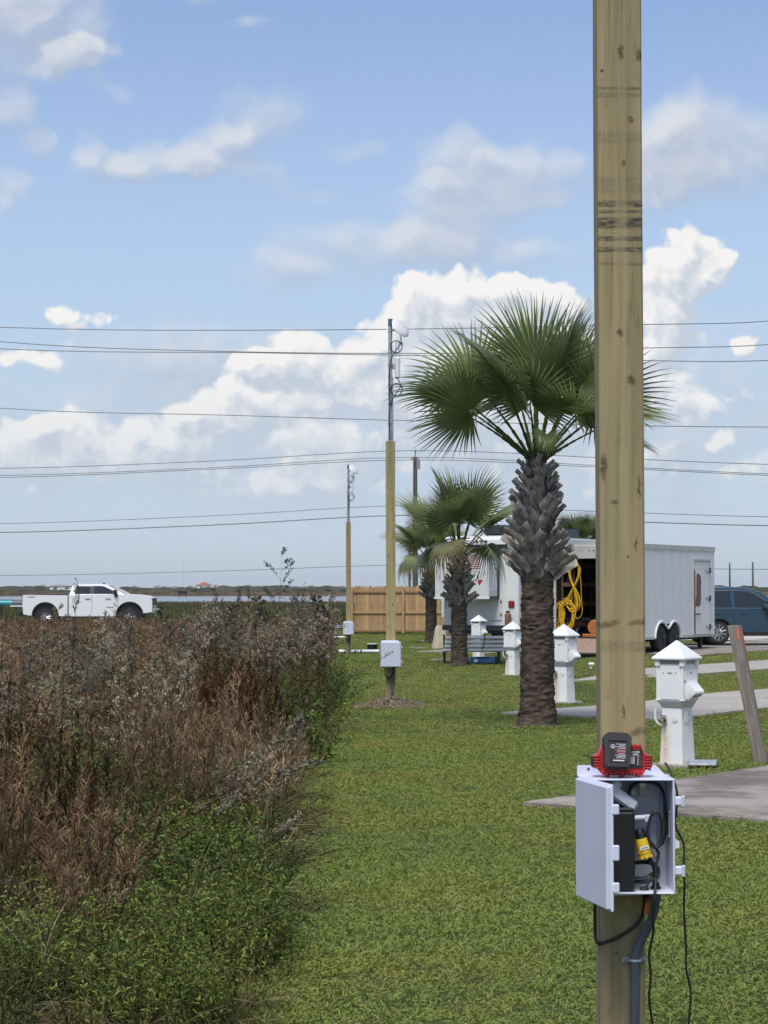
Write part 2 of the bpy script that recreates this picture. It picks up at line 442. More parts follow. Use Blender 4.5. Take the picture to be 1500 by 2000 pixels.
def scatter(name, pts, rots, scs, idx, protos, label, cat=None):
    """one 'stuff' object: instances of small plant meshes on given points"""
    me = bpy.data.meshes.new(name); pts = np.asarray(pts, np.float32); n = len(pts)
    me.vertices.add(n); me.vertices.foreach_set('co', pts.ravel())
    for nm, ty, dat, key in (('rot', 'FLOAT_VECTOR', rots, 'vector'), ('sc', 'FLOAT_VECTOR', scs, 'vector'), ('vi', 'INT', idx, 'value')):
        a = me.attributes.new(nm, ty, 'POINT'); a.data.foreach_set(key, np.asarray(dat, np.int32 if ty == 'INT' else np.float32).ravel())
    o = bpy.data.objects.new(name, me); COL.objects.link(o)
    pc = bpy.data.collections.new(name + '_kinds')
    for k, p in enumerate(protos): pc.objects.link(bpy.data.objects.new('%s_kind_%02d' % (name, k), p))
    g = bpy.data.node_groups.new(name, 'GeometryNodeTree')
    g.interface.new_socket('Geometry', in_out='INPUT', socket_type='NodeSocketGeometry')
    g.interface.new_socket('Geometry', in_out='OUTPUT', socket_type='NodeSocketGeometry')
    N = g.nodes.new; gi = N('NodeGroupInput'); go = N('NodeGroupOutput'); ip = N('GeometryNodeInstanceOnPoints'); ci = N('GeometryNodeCollectionInfo')
    ci.inputs['Collection'].default_value = pc; ci.inputs['Separate Children'].default_value = True; ci.inputs['Reset Children'].default_value = True
    def na(nm, ty): q = N('GeometryNodeInputNamedAttribute'); q.data_type = ty; q.inputs['Name'].default_value = nm; return q.outputs['Attribute']
    e2r = N('FunctionNodeEulerToRotation')
    L = g.links.new
    L(gi.outputs[0], ip.inputs['Points']); L(ci.outputs[0], ip.inputs['Instance']); ip.inputs['Pick Instance'].default_value = True
    L(na('vi', 'INT'), ip.inputs['Instance Index']); L(na('rot', 'FLOAT_VECTOR'), e2r.inputs[0]); L(e2r.outputs[0], ip.inputs['Rotation'])
    L(na('sc', 'FLOAT_VECTOR'), ip.inputs['Scale']); L(ip.outputs[0], go.inputs[0])
    md = o.modifiers.new('scatter', 'NODES'); md.node_group = g
    return tag(o, label, cat, kind='stuff')

# ---------------------------------------------------------------- terrain
def BORD(y):          # edge between the mown lawn and the wild growth on the left
    y = np.asarray(y, float)
    return -.50 - .0145 * (y - 8) + .10 * np.sin(y * .55 + .4) + .06 * np.sin(y * 1.7)
mt, nt, b = newmat('earth_and_turf')
wp = worldpos(nt); gx, gy, gzz = sep(nt, wp)
n_big = noise(nt, wp, .35, 5, .6); n_sm = noise(nt, wp, 9, 5, .65)
lawnc = mix(nt, n_sm.step(.3, .7), (.030, .042, .012), (.075, .085, .028))
lawnc = mix(nt, n_big.step(.45, .7) * .5, lawnc, (.085, .082, .034))
wild = mix(nt, n_sm.step(.3, .7), (.03, .028, .015), (.085, .062, .036))
edge = (gx + gy * .0145 + .384 + (n_sm - .5) * .5).step(-.25, .25)
near = mix(nt, edge, wild, lawnc)
marsh = mix(nt, noise(nt, vmul(nt, wp, (.05, .25, 1)), 1.0, 5, .65).step(.35, .65), (.10, .105, .048), (.15, .115, .07))
shore = mix(nt, n_big, (.13, .085, .055), (.19, .135, .09))
marsh = mix(nt, (gy + (n_big - .5) * 30).step(290, 350), marsh, shore)
k = mix(nt, gy.step(100, 112), near, marsh)
setin(nt, b.inputs['Base Color'], k); b.inputs['Roughness'].default_value = .95; b.inputs['Specular IOR Level'].default_value = .1
bump(nt, b, n_sm, .6, .03)
xs = np.concatenate([-np.geomspace(6000, 42, 26), np.arange(-40, 41, 1.0), np.geomspace(42, 6000, 26)])
ys = np.concatenate([np.array([-300, -80, -30, -10]), np.arange(-4, 122, 1.0), np.geomspace(124, 9000, 90)])
XX, YY = np.meshgrid(xs, ys); ZZ = gz(XX, YY)
nx, ny = len(xs), len(ys); I = np.arange(nx * ny).reshape(ny, nx)
fq = np.stack([I[:-1, :-1], I[:-1, 1:], I[1:, 1:], I[1:, :-1]], -1).reshape(-1, 4)
ground = bpy.data.objects.new('ground', np_mesh('ground', np.stack([XX, YY, ZZ], -1).reshape(-1, 3), fq, None, mt, True)); COL.objects.link(ground)
tag(ground, kind='structure')

# bay water
mw, nt, b = newmat('bay_water'); wp = worldpos(nt)
b.inputs['Base Color'].default_value = (.10, .12, .15, 1); b.inputs['Roughness'].default_value = .22; b.inputs['Specular IOR Level'].default_value = .5
bump(nt, b, noise(nt, vmul(nt, wp, (.35, .12, 1)), 1.0, 4, .6), .5, .25)
w = MB().quad((-1500, 385, -1.2), (1500, 385, -1.2), (1500, 790, -1.2), (-1500, 790, -1.2)).build('water', mw, smooth=0); tag(w, kind='structure')

# ---------------------------------------------------------------- concrete pads of the camp sites
def concrete(name, base, stain_amt):
    m, nt, b = newmat(name); wp = worldpos(nt)
    n1 = noise(nt, wp, 1.2, 6, .65); n2 = noise(nt, wp, 60, 3, .6)
    k = mix(nt, n1.step(.3, .75), tuple(q * .82 for q in base), base)
    k = mix(nt, noise(nt, wp, .8, 5, .7).step(.42, .62) * stain_amt, k, (.115, .095, .078))
    k = mix(nt, n2.step(.4, .8) * .25, k, tuple(q * .6 for q in base))
    k = mix(nt, noise(nt, vmul(nt, wp, (1, 1, 1)), 3.2, 6, .75, 1.0).step(.62, .72) * .35, k, (.20, .18, .15))
    setin(nt, b.inputs['Base Color'], k); b.inputs['Roughness'].default_value = .9; bump(nt, b, n2, .25, .004); return m
m_conc = concrete('concrete_pale', (.42, .39, .345), .12); m_conc_dirty = concrete('concrete_stained', (.35, .315, .27), .9)
m_road = concrete('road_grey', (.26, .24, .21), .2)
PADS = []
def pad(name, c, ang, L, W, m, h=.032, panels=4):
    a = Vector((math.sin(R(ang)), math.cos(R(ang)), 0)); w = Vector((math.cos(R(ang)), -math.sin(R(ang)), 0)); c = Vector((*c, 0))
    PADS.append((c, a, w, L, W))
    root = thing(name, None, None, (c.x, c.y, gzf(c.x, c.y))); tag(root, kind='structure')
    g = .02
    for k in range(panels):
        l0, l1 = L * k / panels + (g if k else 0), L * (k + 1) / panels
        mb = MB(); n = 8; rings = []
        for i in range(n + 1):
            t = l0 + (l1 - l0) * i / n; r = []
            for (u, dz) in ((0, -.2), (0, h), (W, h), (W, -.2)):
                q = c + a * t + w * u; r.append(tuple(Vector((q.x, q.y, gzf(q.x, q.y) + dz)) - root.location))
            rings.append(r)
        mb.loft(rings).build('slab', m, root, smooth=0)
    return root
pad('camp_site_pad', (1.08, 16.0), 37, 14, 4.6, m_conc_dirty)
pad('camp_site_pad', (1.60, 28.1), 39, 15, 2.6, m_conc)
pad('camp_site_pad', (3.55, 40.2), 37, 15, 2.2, m_conc)
pad('camp_site_pad', (3.9, 52.9), 30, 24, 4.4, m_conc_dirty)
pad('camp_site_pad', (1.0, 62.0), 28, 16, 3.8, m_conc)
def in_pads(x, y, mar=0.):
    r = np.zeros(len(x), bool)
    for c, a, w, L, W in PADS:
        u = (x - c.x) * a.x + (y - c.y) * a.y; v = (x - c.x) * w.x + (y - c.y) * w.y
        r |= (u > -mar) & (u < L + mar) & (v > -mar) & (v < W + mar)
    return r
# gravel road beyond the field, shell drive by the car
def strip(name, pts, m, dz):
    mb = MB(); n = len(pts[0]); 
    for i in range(n - 1):
        (x0, y0), (x1, y1) = pts[0][i], pts[0][i + 1]; (x2, y2), (x3, y3) = pts[1][i + 1], pts[1][i]
        mb.quad(*[(x, y, gzf(x, y) + dz) for x, y in ((x0, y0), (x1, y1), (x2, y2), (x3, y3))])
    return tag(mb.build(name, m, smooth=0), kind='structure')
xr = np.linspace(-80, 60, 71)
strip('road', ([(x, 91.5) for x in xr], [(x, 99.5) for x in xr]), m_road, .04)
m_shell = concrete('shell_gravel', (.55, .52, .47), .1)
strip('gravel_drive', ([(x, 66 + .15 * (x - 8)) for x in np.linspace(8, 40, 17)], [(x, 73 + .15 * (x - 8)) for x in np.linspace(8, 40, 17)]), m_shell, .03)

# ---------------------------------------------------------------- far shore
def veg_ground(name, cols, sc):
    m, nt, b = newmat(name); wp = worldpos(nt); n = noise(nt, vmul(nt, wp, sc), 1.0, 6, .7)
    setin(nt, b.inputs['Base Color'], mix(nt, n.step(.3, .7), *cols)); b.inputs['Roughness'].default_value = 1; b.inputs['Specular IOR Level'].default_value = 0; return m
m_brush = veg_ground('far_brush', ((.035, .045, .03), (.085, .09, .055)), (.06, .04, .5))
m_reed = veg_ground('far_reeds', ((.075, .06, .045), (.12, .095, .065)), (.05, .05, .5))
def far_rows(name, y0, y1, rows, hmin, hmax, m, x0, x1, step, lump, label):
    """rows of lumpy scrub, every row a ridge with depth"""
    mb = MB()
    for r in range(rows):
        y = y0 + (y1 - y0) * r / max(1, rows - 1); x = np.arange(x0, x1, step) + rng.uniform(-1, 1) * step
        ph = rng.uniform(0, 99)
        h = hmin + (hmax - hmin) * np.clip(.5 + .35 * np.sin(x / lump + ph) + .3 * np.sin(x / (lump * .37) + ph * 2) + .22 * rng.normal(size=len(x)), 0, 1.25)
        yy = y + rng.normal(size=len(x)) * 3; base = gz(x, yy) - .3
        A = [(float(a), float(b_ - 3), float(c)) for a, b_, c in zip(x, yy, base)]; T = [(float(a), float(b_), float(c + q)) for a, b_, c, q in zip(x, yy, base, h)]
        Bk = [(float(a), float(b_ + 4), float(c)) for a, b_, c in zip(x, yy, base)]; n = len(x)
        mb.add(A + T + Bk, [(i, i + 1, n + i + 1, n + i) for i in range(n - 1)] + [(n + i, n + i + 1, 2 * n + i + 1, 2 * n + i) for i in range(n - 1)])
    return tag(mb.build(name, m, smooth=0), label, None, kind='stuff')
far_rows('far_reed_bank', 795, 900, 5, .5, 1.5, m_reed, -330, 300, 2.2, 30, 'brown reed bank along the far side of the bay')
far_rows('far_scrub', 930, 1300, 8, 1.2, 2.5, m_brush, -420, 420, 2.6, 26, 'dark scrub behind the far reed bank')
far_rows('far_tree_line', 2050, 2300, 4, 1.5, 5.6, m_brush, -700, 900, 6, 40, 'low blue-grey tree line among the far houses')

# ---------------------------------------------------------------- houses on the far shore
hw = [pm('far_wall_%d' % i, c, .8) for i, c in enumerate([(.75, .75, .74), (.55, .58, .6), (.62, .56, .48), (.42, .5, .56), (.7, .66, .58)])]
hr = [pm('far_roof_%d' % i, c, .8) for i, c in enumerate([(.3, .32, .34), (.45, .46, .47), (.55, .22, .15), (.2, .22, .24)])]
m_fwin = glassmat('far_window', (.05, .06, .07))
def house(px, w, h, rf, wall, roof, label, Y, lift):
    x = (px - 750) / F * Y; z = gzf(x, Y)
    t = thing('stilt_house', label, 'house', (x, Y, z), rng.uniform(-.3, .3), 'houses on the far shore')
    MB().box((0, 0, lift + h / 2), (w, w * .7, h)).build('wall', wall, t, 0)
    rr = MB().prism([(-w * .56, lift + h - .01), (w * .56, lift + h - .01), (0, lift + h + rf)], -w * .4, w * .4, 'y').build('roof', roof, t, 0)
    for s in (-1, 1):
        MB().box((s * w * .25, -w * .35 - .05, lift + h * .55), (w * .16, .2, h * .4)).build('window', m_fwin, t, 0)
    if lift > .5:
        for sx in (-1, 0, 1):
            for sy in (-1, 1): MB().box((sx * w * .42, sy * w * .3, lift / 2), (.4, .4, lift)).build('stilt', wall, t, 0)
    return t
ORD = 'first second third fourth fifth sixth seventh eighth ninth tenth eleventh twelfth thirteenth fourteenth fifteenth sixteenth seventeenth eighteenth nineteenth twentieth twenty-first twenty-second twenty-third'.split()
HS = [(12, 9, 4), (60, 10, 4), (84, 9, 4), (150, 8, 3.5), (190, 9, 4), (222, 8, 3), (262, 10, 4), (308, 9, 4), (322, 12, 3.6), (345, 10, 4.5), (372, 9, 3.5),
      (425, 11, 4), (447, 12, 4.6), (462, 9, 4), (487, 13, 3.6), (508, 10, 4), (531, 9, 4), (556, 9, 3.6), (575, 12, 4), (612, 10, 3.6), (634, 9, 4), (660, 12, 4), (668, 10, 3.5)]
for i, (px, w_, h_) in enumerate(HS):
    house(px, w_ * (.7 + .15 * (i % 5)), h_ * (.75 + .12 * (i % 3)), 1.6 + .4 * (i % 3), hw[i % 5], hr[(i * 3) % 2 + (0 if i % 4 else 1)], 'small pale house on the far shore, %s of its row from the left' % ORD[i], 2350 + 60 * ((i * 7) % 5), .8 + .5 * (i % 4))
house(398, 15, 5, 3.5, hw[0], hr[2], 'white house with red roof on the far shore', 2200, 1.5)
house(122, 22, 5, 2.0, hw[0], hr[1], 'long white building on the far shore above the pickup bed', 2000, .4)
m_mast = pm('mast_grey', (.45, .46, .48), .6)
mt_ = thing('radio_mast', 'thin lattice radio mast rising from the far shore', 'mast', ((358 - 750) / F * 2400, 2400, -1))
MB().tube([(0, 0, 0), (0, 0, 38)], .35, 4).build('shaft', m_mast, mt_); MB().tube([(0, 0, 38), (0, 0, 41)], .12, 4).build('aerial', m_mast, mt_)
# duck blind by the water
m_blind = pm('blind_dark', (.02, .025, .03), .8)
t = thing('duck_blind', 'small dark hut on legs at the far edge of the bay', 'hut', ((357 - 750) / F * 760, 760, -1.2))
MB().box((0, 0, 1.3), (3.2, 2.2, 1.1)).build('cabin', m_blind, t); MB().box((0, 0, 1.95), (3.6, 2.6, .16)).build('roof', m_blind, t)
for sx in (-1, 1):
    for sy in (-1, 1): MB().box((sx * 1.3, sy * .9, .35), (.2, .2, .8)).build('leg', m_blind, t)

# ---------------------------------------------------------------- power lines
m_wire = pm('wire_grey', (.10, .10, .11), .5, .4); m_pole = pm('pole_wood', (.10, .085, .075), .9, vs=3, var=.3, stretch=(4, 4, .5))
m_ins = pm('insulator_grey', (.3, .3, .32), .4)
def wire(pts, Y, r, label):
    p = [P(a, b_, Y + (c if len(q) > 2 else 0)) for q in pts for a, b_, c in [(*q, 0)[:3]]]
    # the same sag carries on past the frame
    p = [p[0] + (p[0] - p[1]) * 1.2 + Vector((0, 0, 1.0))] + p + [p[-1] + (p[-1] - p[-2]) * 1.2 + Vector((0, 0, .6))]
    o = MB().tube(spline(p, 6), r, 5, caps=False).build('power_line', m_wire); return tag(o, label, 'wire', 'power lines across the sky')
wire([(0, 639), (650, 644), (1250, 634), (1500, 627)], 100, .022, 'highest power line, crossing just below the round dish')
wire([(0, 667), (430, 686), (900, 690), (1250, 680), (1500, 673)], 101, .022, 'second power line from the top at the left edge')
wire([(0, 681), (500, 689), (950, 697), (1250, 704), (1500, 704)], 102, .022, 'third power line from the top at the left edge')
wire([(0, 797), (450, 811), (860, 823), (1500, 834)], 103, .02, 'lone power line sloping down to the right behind the palm crown')
wire([(-60, 915), (400, 901), (806, 880), (1200, 895), (1560, 908)], 131, .024, 'power line tied to the very tip of the wooden utility pole')
wire([(-60, 929), (400, 914), (806, 893), (1200, 911), (1560, 927)], 130.6, .022, 'front one of the close pair under the pole tip')
wire([(-60, 933), (400, 917), (806, 898), (1200, 914), (1560, 930)], 131.4, .022, 'rear one of the close pair under the pole tip')
wire([(-60, 1023), (400, 1008), (806, 987), (1200, 1000), (1560, 1010)], 131, .022, 'thin upper cable halfway down the utility pole')
wire([(-60, 1040), (400, 1026), (806, 1006), (1200, 1018), (1560, 1027)], 131, .034, 'thick lower cable halfway down the utility pole')
wire([(-60, 1124), (400, 1116), (806, 1103), (1200, 1108), (1560, 1112)], 190, .03, 'faint lowest cable just above the far shore')
def upole(px, top, Y, r, label, tip=True):
    x = (px - 750) / F * Y; zt = P(px, top, Y).z; z0 = gzf(x, Y); H = zt - z0
    t = thing('utility_pole', label, 'pole', (x, Y, z0))
    MB().tube([(0, 0, -.3), (0, 0, H * .5), (0, 0, H - .4)], [r * 1.15, r, r * .8], 10).build('shaft', m_pole, t)
    if tip:
        MB().tube([(0, 0, H - .45), (0, 0, H + .1)], [.05, .04], 6).build('top_pin', m_ins, t)
        MB().lathe([(.03, H - .1), (.09, H - .05), (.09, H + .02), (.04, H + .08)], 8).build('insulator', m_ins, t)
        MB().box((0, 0, H - .55), (.5, .14, .18)).build('bracket', m_ins, t)
        MB().cyl((.2, -.1, H - 1.2), (.2, -.1, H - .6), .12, n=8).build('fuse_box', m_ins, t)
    return t
upole(811, 880, 131, .16, 'tall dark utility pole behind the wooden fence')
upole(800, 1052, 128, .075, 'thin dark pole close beside the tall utility pole', False)
upole(1425, 1092, 210, .1, 'left one of the two thin distant poles above the blue car', False)
upole(1470, 1090, 205, .1, 'right one of the two thin distant poles above the blue car', False)

# ---------------------------------------------------------------- grass and wild plants
m_lawn = vegmat('lawn_blades', (.82, .92, .8), (1.15, 1.12, 1.0), .25, .10, patch=(1.32, 1.06, .92), patch_scale=.42, patch_amt=.75)
m_wild = vegmat('wild_plants', (.55, .57, .58), (1.5, 1.45, 1.32), .25, .10)
def U_(a, b, n): return rng.uniform(a, b, n)
def disc(n, r):
    a = U_(0, 2 * np.pi, n); q = r * np.sqrt(U_(0, 1, n)); return np.stack([q * np.cos(a), q * np.sin(a), np.zeros(n)], 1)
def dirs(n, lo, hi):
    """unit vectors tilted lo..hi degrees from vertical"""
    a = U_(0, 2 * np.pi, n); t = np.radians(U_(lo, hi, n)); return np.stack([np.sin(t) * np.cos(a), np.sin(t) * np.sin(a), np.cos(t)], 1)
def cmix(a, b, t): return np.asarray(a)[None] * (1 - t[:, None]) + np.asarray(b)[None] * t[:, None]
def tuft(n, r, l0, l1, w, tilt=(15, 70)):
    q = Ribs(); t = rng.uniform(0, 1, n) ** 4
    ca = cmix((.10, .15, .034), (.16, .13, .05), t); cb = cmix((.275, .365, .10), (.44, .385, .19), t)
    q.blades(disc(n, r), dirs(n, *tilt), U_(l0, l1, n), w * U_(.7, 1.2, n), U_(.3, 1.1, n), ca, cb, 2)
    return q.mesh('turf', m_lawn)
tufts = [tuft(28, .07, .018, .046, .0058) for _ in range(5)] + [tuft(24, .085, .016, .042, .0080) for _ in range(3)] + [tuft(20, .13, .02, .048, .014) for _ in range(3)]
lp, lr, ls, li = [], [], [], []
for (y0, y1, dens_, ks) in ((6.8, 13, 420, (0, 5)), (13, 24, 280, (0, 5)), (24, 42, 150, (5, 8)), (42, 90, 60, (8, 11))):
    w = .24 * y1 + 2.5; n = int(dens_ * (y1 - y0) * w * 2)
    x = U_(-w, w, n); y = U_(y0, y1, n)
    k = (x > BORD(y) - .15 - .1 * U_(0, 1, n)) & ~in_pads(x, y, -.05 + .05 * rng.normal(size=n).clip(-1.5, 1)) & (np.abs(x) < .21 * y + 1.0)
    k &= ~((y > 80) & (x < 2.2)) | (y < 90)
    # trodden gap round the near palm, mound at the second post
    k &= ((x - 1.84) ** 2 / .22 + (y - 25.35) ** 2 / .16) > U_(.35, 1.2, n)
    k &= ((x - .1) ** 2 + (y - 30.2) ** 2) > .18
    x, y = x[k], y[k]; n = len(x)
    lp.append(np.stack([x, y, gz(x, y) - .004], 1)); lr.append(np.stack([np.zeros(n), np.zeros(n), U_(0, 6.28, n)], 1))
    s = U_(.75, 1.3, n) * (1 + .10 * np.sin(x * 1.9 + np.sin(y)) * np.sin(y * 1.3)); ls.append(np.stack([s, s, s * U_(.75, 1.15, n)], 1)); li.append(rng.integers(ks[0], ks[1], n))
wd = [tuft(16, .06, .06, .13, .008, (10, 60)) for _ in range(3)]
wx, wy = [], []
for (cx0, cy0, r0_, n0) in ((.74, 6.47, .16, 26), (.1, 30.2, .5, 30), (2.72, 19.3, .34, 60), (2.6, 30.4, .32, 50), (2.5, 42, .3, 40), (3.62, 19.7, .2, 24), (1.9, 25.4, .42, 60), (1.9, 51.5, .4, 40)):
    a_ = U_(0, 6.28, n0); q_ = r0_ * U_(.75, 1.3, n0); wx.append(cx0 + q_ * np.cos(a_)); wy.append(cy0 + q_ * np.sin(a_))
n_ = 420; yy_ = U_(7, 40, n_); xx_ = U_(-.5, .22, n_) * yy_; kk_ = (xx_ > BORD(yy_) + .05); wx.append(xx_[kk_]); wy.append(yy_[kk_])
for c_, a_, w_, L_, W_p in PADS[:3]:
    for (u0, v0, du, dv, ln) in ((0, 0, 1, 0, L_), (0, W_p, 1, 0, L_), (0, 0, 0, 1, W_p)):
        t_ = U_(0, ln, int(ln * 12)); j_ = rng.normal(size=len(t_)) * .03
        wx.append(c_.x + a_.x * (u0 + du * t_) + w_.x * (v0 + dv * t_) + j_); wy.append(c_.y + a_.y * (u0 + du * t_) + w_.y * (v0 + dv * t_) + j_)
wx, wy = np.concatenate(wx), np.concatenate(wy); n_ = len(wx); s_ = U_(.5, 1.1, n_)
scatter('lawn_weeds', np.stack([wx, wy, gz(wx, wy) - .004], 1), np.stack([np.zeros(n_), np.zeros(n_), U_(0, 6.28, n_)], 1), np.stack([s_, s_, s_], 1), rng.integers(0, 3, n_), wd, 'longer unmown grass along the slab edges and round the posts')
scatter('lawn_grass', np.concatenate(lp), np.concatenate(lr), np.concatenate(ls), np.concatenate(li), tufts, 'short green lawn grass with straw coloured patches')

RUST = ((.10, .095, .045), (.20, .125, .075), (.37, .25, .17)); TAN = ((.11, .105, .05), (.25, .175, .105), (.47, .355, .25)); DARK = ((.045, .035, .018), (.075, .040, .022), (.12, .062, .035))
def bluestem(pal, n=22, H=(.75, 1.1), r=.13, fat=1., spike=24):
    """stems, arching straw leaves and a bushy brush of seed spikes at the top of every stem"""
    a, b_, c_ = (np.array(q) for q in pal); q = Ribs()
    base = disc(n, r); d = dirs(n, 1, 19); L = (H[0] + (H[1] - H[0]) * U_(0, 1, n)) * U_(.62, 1.08, n); dr = U_(.02, .28, n)
    q.blades(base, d, L, .0065 * fat, dr, a, b_, 4)
    m = int(n * 1.6); t = U_(0, 1, m)
    q.blades(disc(m, r), dirs(m, 6, 45), U_(.22, .72, m), .0085 * fat, U_(.4, 1.7, m), cmix(a * .9, (.10, .13, .045), t), cmix(b_ * 1.05, (.44, .37, .22), t * U_(.2, 1, m)), 4)
    hor = d.copy(); hor[:, 2] = 0; hor /= np.linalg.norm(hor, axis=1, keepdims=True) + 1e-6
    sh = U_(.5, 1.3, n)[:, None]; top = U_(.62, .8, n)
    for k in range(spike):
        t = top + (1.02 - top) * U_(0, 1, n)
        p = base + d * (L * t)[:, None] + hor * (dr * L * t * t * .35)[:, None]; p[:, 2] -= dr * L * t * t * .6
        dd = d + rng.normal(size=(n, 3)) * .36; tt = U_(0, 1, n) ** 1.3
        q.blades(p, dd, U_(.03, .085, n) * (1.25 - .5 * (t - top) / (1.02 - top)), .0115 * fat, U_(0, .5, n), cmix(b_ * .75, b_ * 1.1, tt) * sh, cmix(b_ * 1.1, c_ * 1.15, tt) * sh, 1, tipw=.3)
    return q.mesh('stalks', m_wild)
def shrub(n=40, H=(.25, .5), r=.2, leaf=.03, lw=.011, col=((.075, .12, .03), (.235, .335, .095)), tilt=(5, 45), per=22, yellow=.15):
    s_ = Ribs(); l_ = Ribs(); base = disc(n, r); d = dirs(n, *tilt); L = U_(*H, n); dr = U_(0, .35, n)
    s_.blades(base, d, L, .004, dr, (.05, .045, .02), (.10, .12, .04), 4)
    hor = d.copy(); hor[:, 2] = 0; hor /= np.linalg.norm(hor, axis=1, keepdims=True) + 1e-6
    for k in range(per):
        t = U_(.15, 1.02, n); p = base + d * (L * t)[:, None] + hor * (dr * L * t * t * .35)[:, None]; p[:, 2] -= dr * L * t * t * .6
        dd = d * .6 + rng.normal(size=(n, 3)) * .7; y = (rng.uniform(0, 1, n) < yellow) * U_(.3, 1, n)
        sh = U_(.55, 1.15, n)[:, None] * (.55 + .45 * t)[:, None]
        l_.blades(p, dd, leaf * U_(.6, 1.3, n) * (1.2 - .5 * t), lw, U_(0, .6, n), cmix(col[0], (.2, .15, .04), y) * sh, cmix(col[1], (.36, .27, .07), y) * sh, 2, tipw=.15)
    return s_.mesh('stems', m_wild), l_.mesh('leaves', m_wild)
def goldenrod(H=1.4, heads=True, lean=0., nb=16, dark=.6, grey=(.37, .335, .25), fat=1.):
    s_ = Ribs(); l_ = Ribs(); h_ = Ribs()
    n = 14; zs = np.linspace(0, 1, n + 1); ax = .03 * H; ph = rng.uniform(0, 6)
    def pt(t): t = np.asarray(t, float); return np.stack([lean * H * t ** 1.4 + ax * np.sin(t * 3 + ph), ax * np.cos(t * 2.4 + ph) - ax * math.cos(ph), H * t * (1 - .25 * abs(lean))], -1)
    a = pt(zs[:-1]); b_ = pt(zs[1:])
    for sd_ in ((1, 0, 0), (0, 1, 0)):
        s_.blades(a, b_ - a, np.linalg.norm(b_ - a, axis=1) * 1.02, .010 * fat * (1.2 - zs[:-1]), 0, (.09, .055, .035), (.10, .065, .04), 1, tipw=1, side=sd_)
    m = 90; t = U_(.08, .78, m); y = U_(0, 1, m)
    l_.blades(pt(t), dirs(m, 40, 110), U_(.045, .11, m), .010 * fat, U_(.3, 1.3, m), cmix((.045, .05, .02), (.09, .065, .035), (y > dark) * 1.), cmix((.10, .145, .045), (.20, .13, .06), (y < dark) * 1.), 3)
    if heads:
        for k in range(nb):
            t0 = .60 + .4 * (k + .5) / nb; p0 = pt(t0); L = (.26 * (1 - (k / nb)) + .07) * rng.uniform(.7, 1.2) * H / 1.4
            d = dirs(1, 25, 60)[0]; d[0] += lean
            s_.blades(p0, d, L, .004 * fat, .3, (.09, .06, .04), (.14, .11, .08), 3)
            mm = 44; t = U_(.3, 1.0, mm); pp = p0 + d / np.linalg.norm(d) * (L * t)[:, None] ; pp[:, 2] -= .18 * L * t * t
            pp += rng.normal(size=(mm, 3)) * .009
            dd = rng.normal(size=(mm, 3)) + np.array([0, 0, .5]); g = U_(.55, 1.15, mm)[:, None]
            h_.blades(pp, dd, U_(.012, .024, mm) * fat, .015 * fat, 0, np.array(grey) * g * .8, np.array(grey) * g, 1, tipw=.6)
    else:
        mm = 120; t = U_(.62, 1.0, mm); pp = pt(t) + rng.normal(size=(mm, 3)) * .012
        h_.blades(pp, dirs(mm, 10, 60), U_(.02, .06, mm), .011, .2, np.array((.10, .075, .055)), np.array((.21, .165, .125)), 1, tipw=.4)
    return s_.mesh('stem', m_wild), l_.mesh('leaves', m_wild), h_.mesh('seed_heads', m_wild)

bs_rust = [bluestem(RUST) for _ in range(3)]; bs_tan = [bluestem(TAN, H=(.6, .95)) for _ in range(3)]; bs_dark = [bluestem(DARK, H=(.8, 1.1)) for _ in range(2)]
sh_green = [shrub(32, (.25, .55), .2, .038, .014) for _ in range(3)]; sh_up = [shrub(46, (.22, .50), .24, .028, .0085, ((.08, .12, .03), (.31, .385, .11)), (2, 30), 26, .2) for _ in range(3)]
sh_big = [shrub(44, (.35, .75), .22, .031, .009, ((.06, .105, .035), (.175, .255, .08)), (5, 50), 26, .08) for _ in range(2)]
gr = [goldenrod(1.35), goldenrod(1.2), goldenrod(1.45)]; gr_dark = [goldenrod(1.6, False), goldenrod(1.45, False), goldenrod(1.7, False, .06)]
gr_grey = [goldenrod(1.5, True, .08, 12), goldenrod(1.55, True, -.05, 12, grey=(.26, .235, .19))]
gr_thick = [goldenrod(1.55, True, .05, 20, .45, grey=(.25, .215, .165), fat=1.4), goldenrod(1.45, True, -.06, 20, .45, grey=(.33, .295, .235), fat=1.4), goldenrod(1.65, False, .05, 6, .45, fat=1.7)]

def plant(name, kind, x, y, label, cat, group, s=1., rz=None, sz=None, rot=None, dz=0.):
    """one plant, a thing of its own, with its stems, leaves and heads as parts"""
    rz = rng.uniform(0, 6.28) if rz is None else rz
    meshes = kind if isinstance(kind, tuple) else (kind,)
    loc = (x, y, gzf(x, y) - .01 + dz); sc = (s, s, s if sz is None else sz); rt = rot if rot is not None else (0, 0, rz)
    if len(meshes) == 1:
        return tag(inst(name, meshes[0], None, loc, rt, sc), label, cat, group)
    t = thing(name, label, cat, loc, rot=rt, group=group); t.scale = sc
    for me in meshes:
        q = inst(me.name.split('.')[0], me, t)
        if me.name.startswith(('seed_heads', 'leaves')): tag(q, kind='stuff')
    return t
def longgrass(n=60, tall=(.35, .75)):
    q = Ribs(); t = U_(0, 1, n) ** 1.5; q.blades(disc(n, .07), dirs(n, 4, 42), U_(*tall, n), .006, U_(.3, 1.6, n), cmix((.06, .085, .025), (.12, .10, .05), t), cmix((.17, .21, .065), (.46, .40, .25), t), 6); return q.mesh('blades', m_wild)
lg = [longgrass() for _ in range(3)]
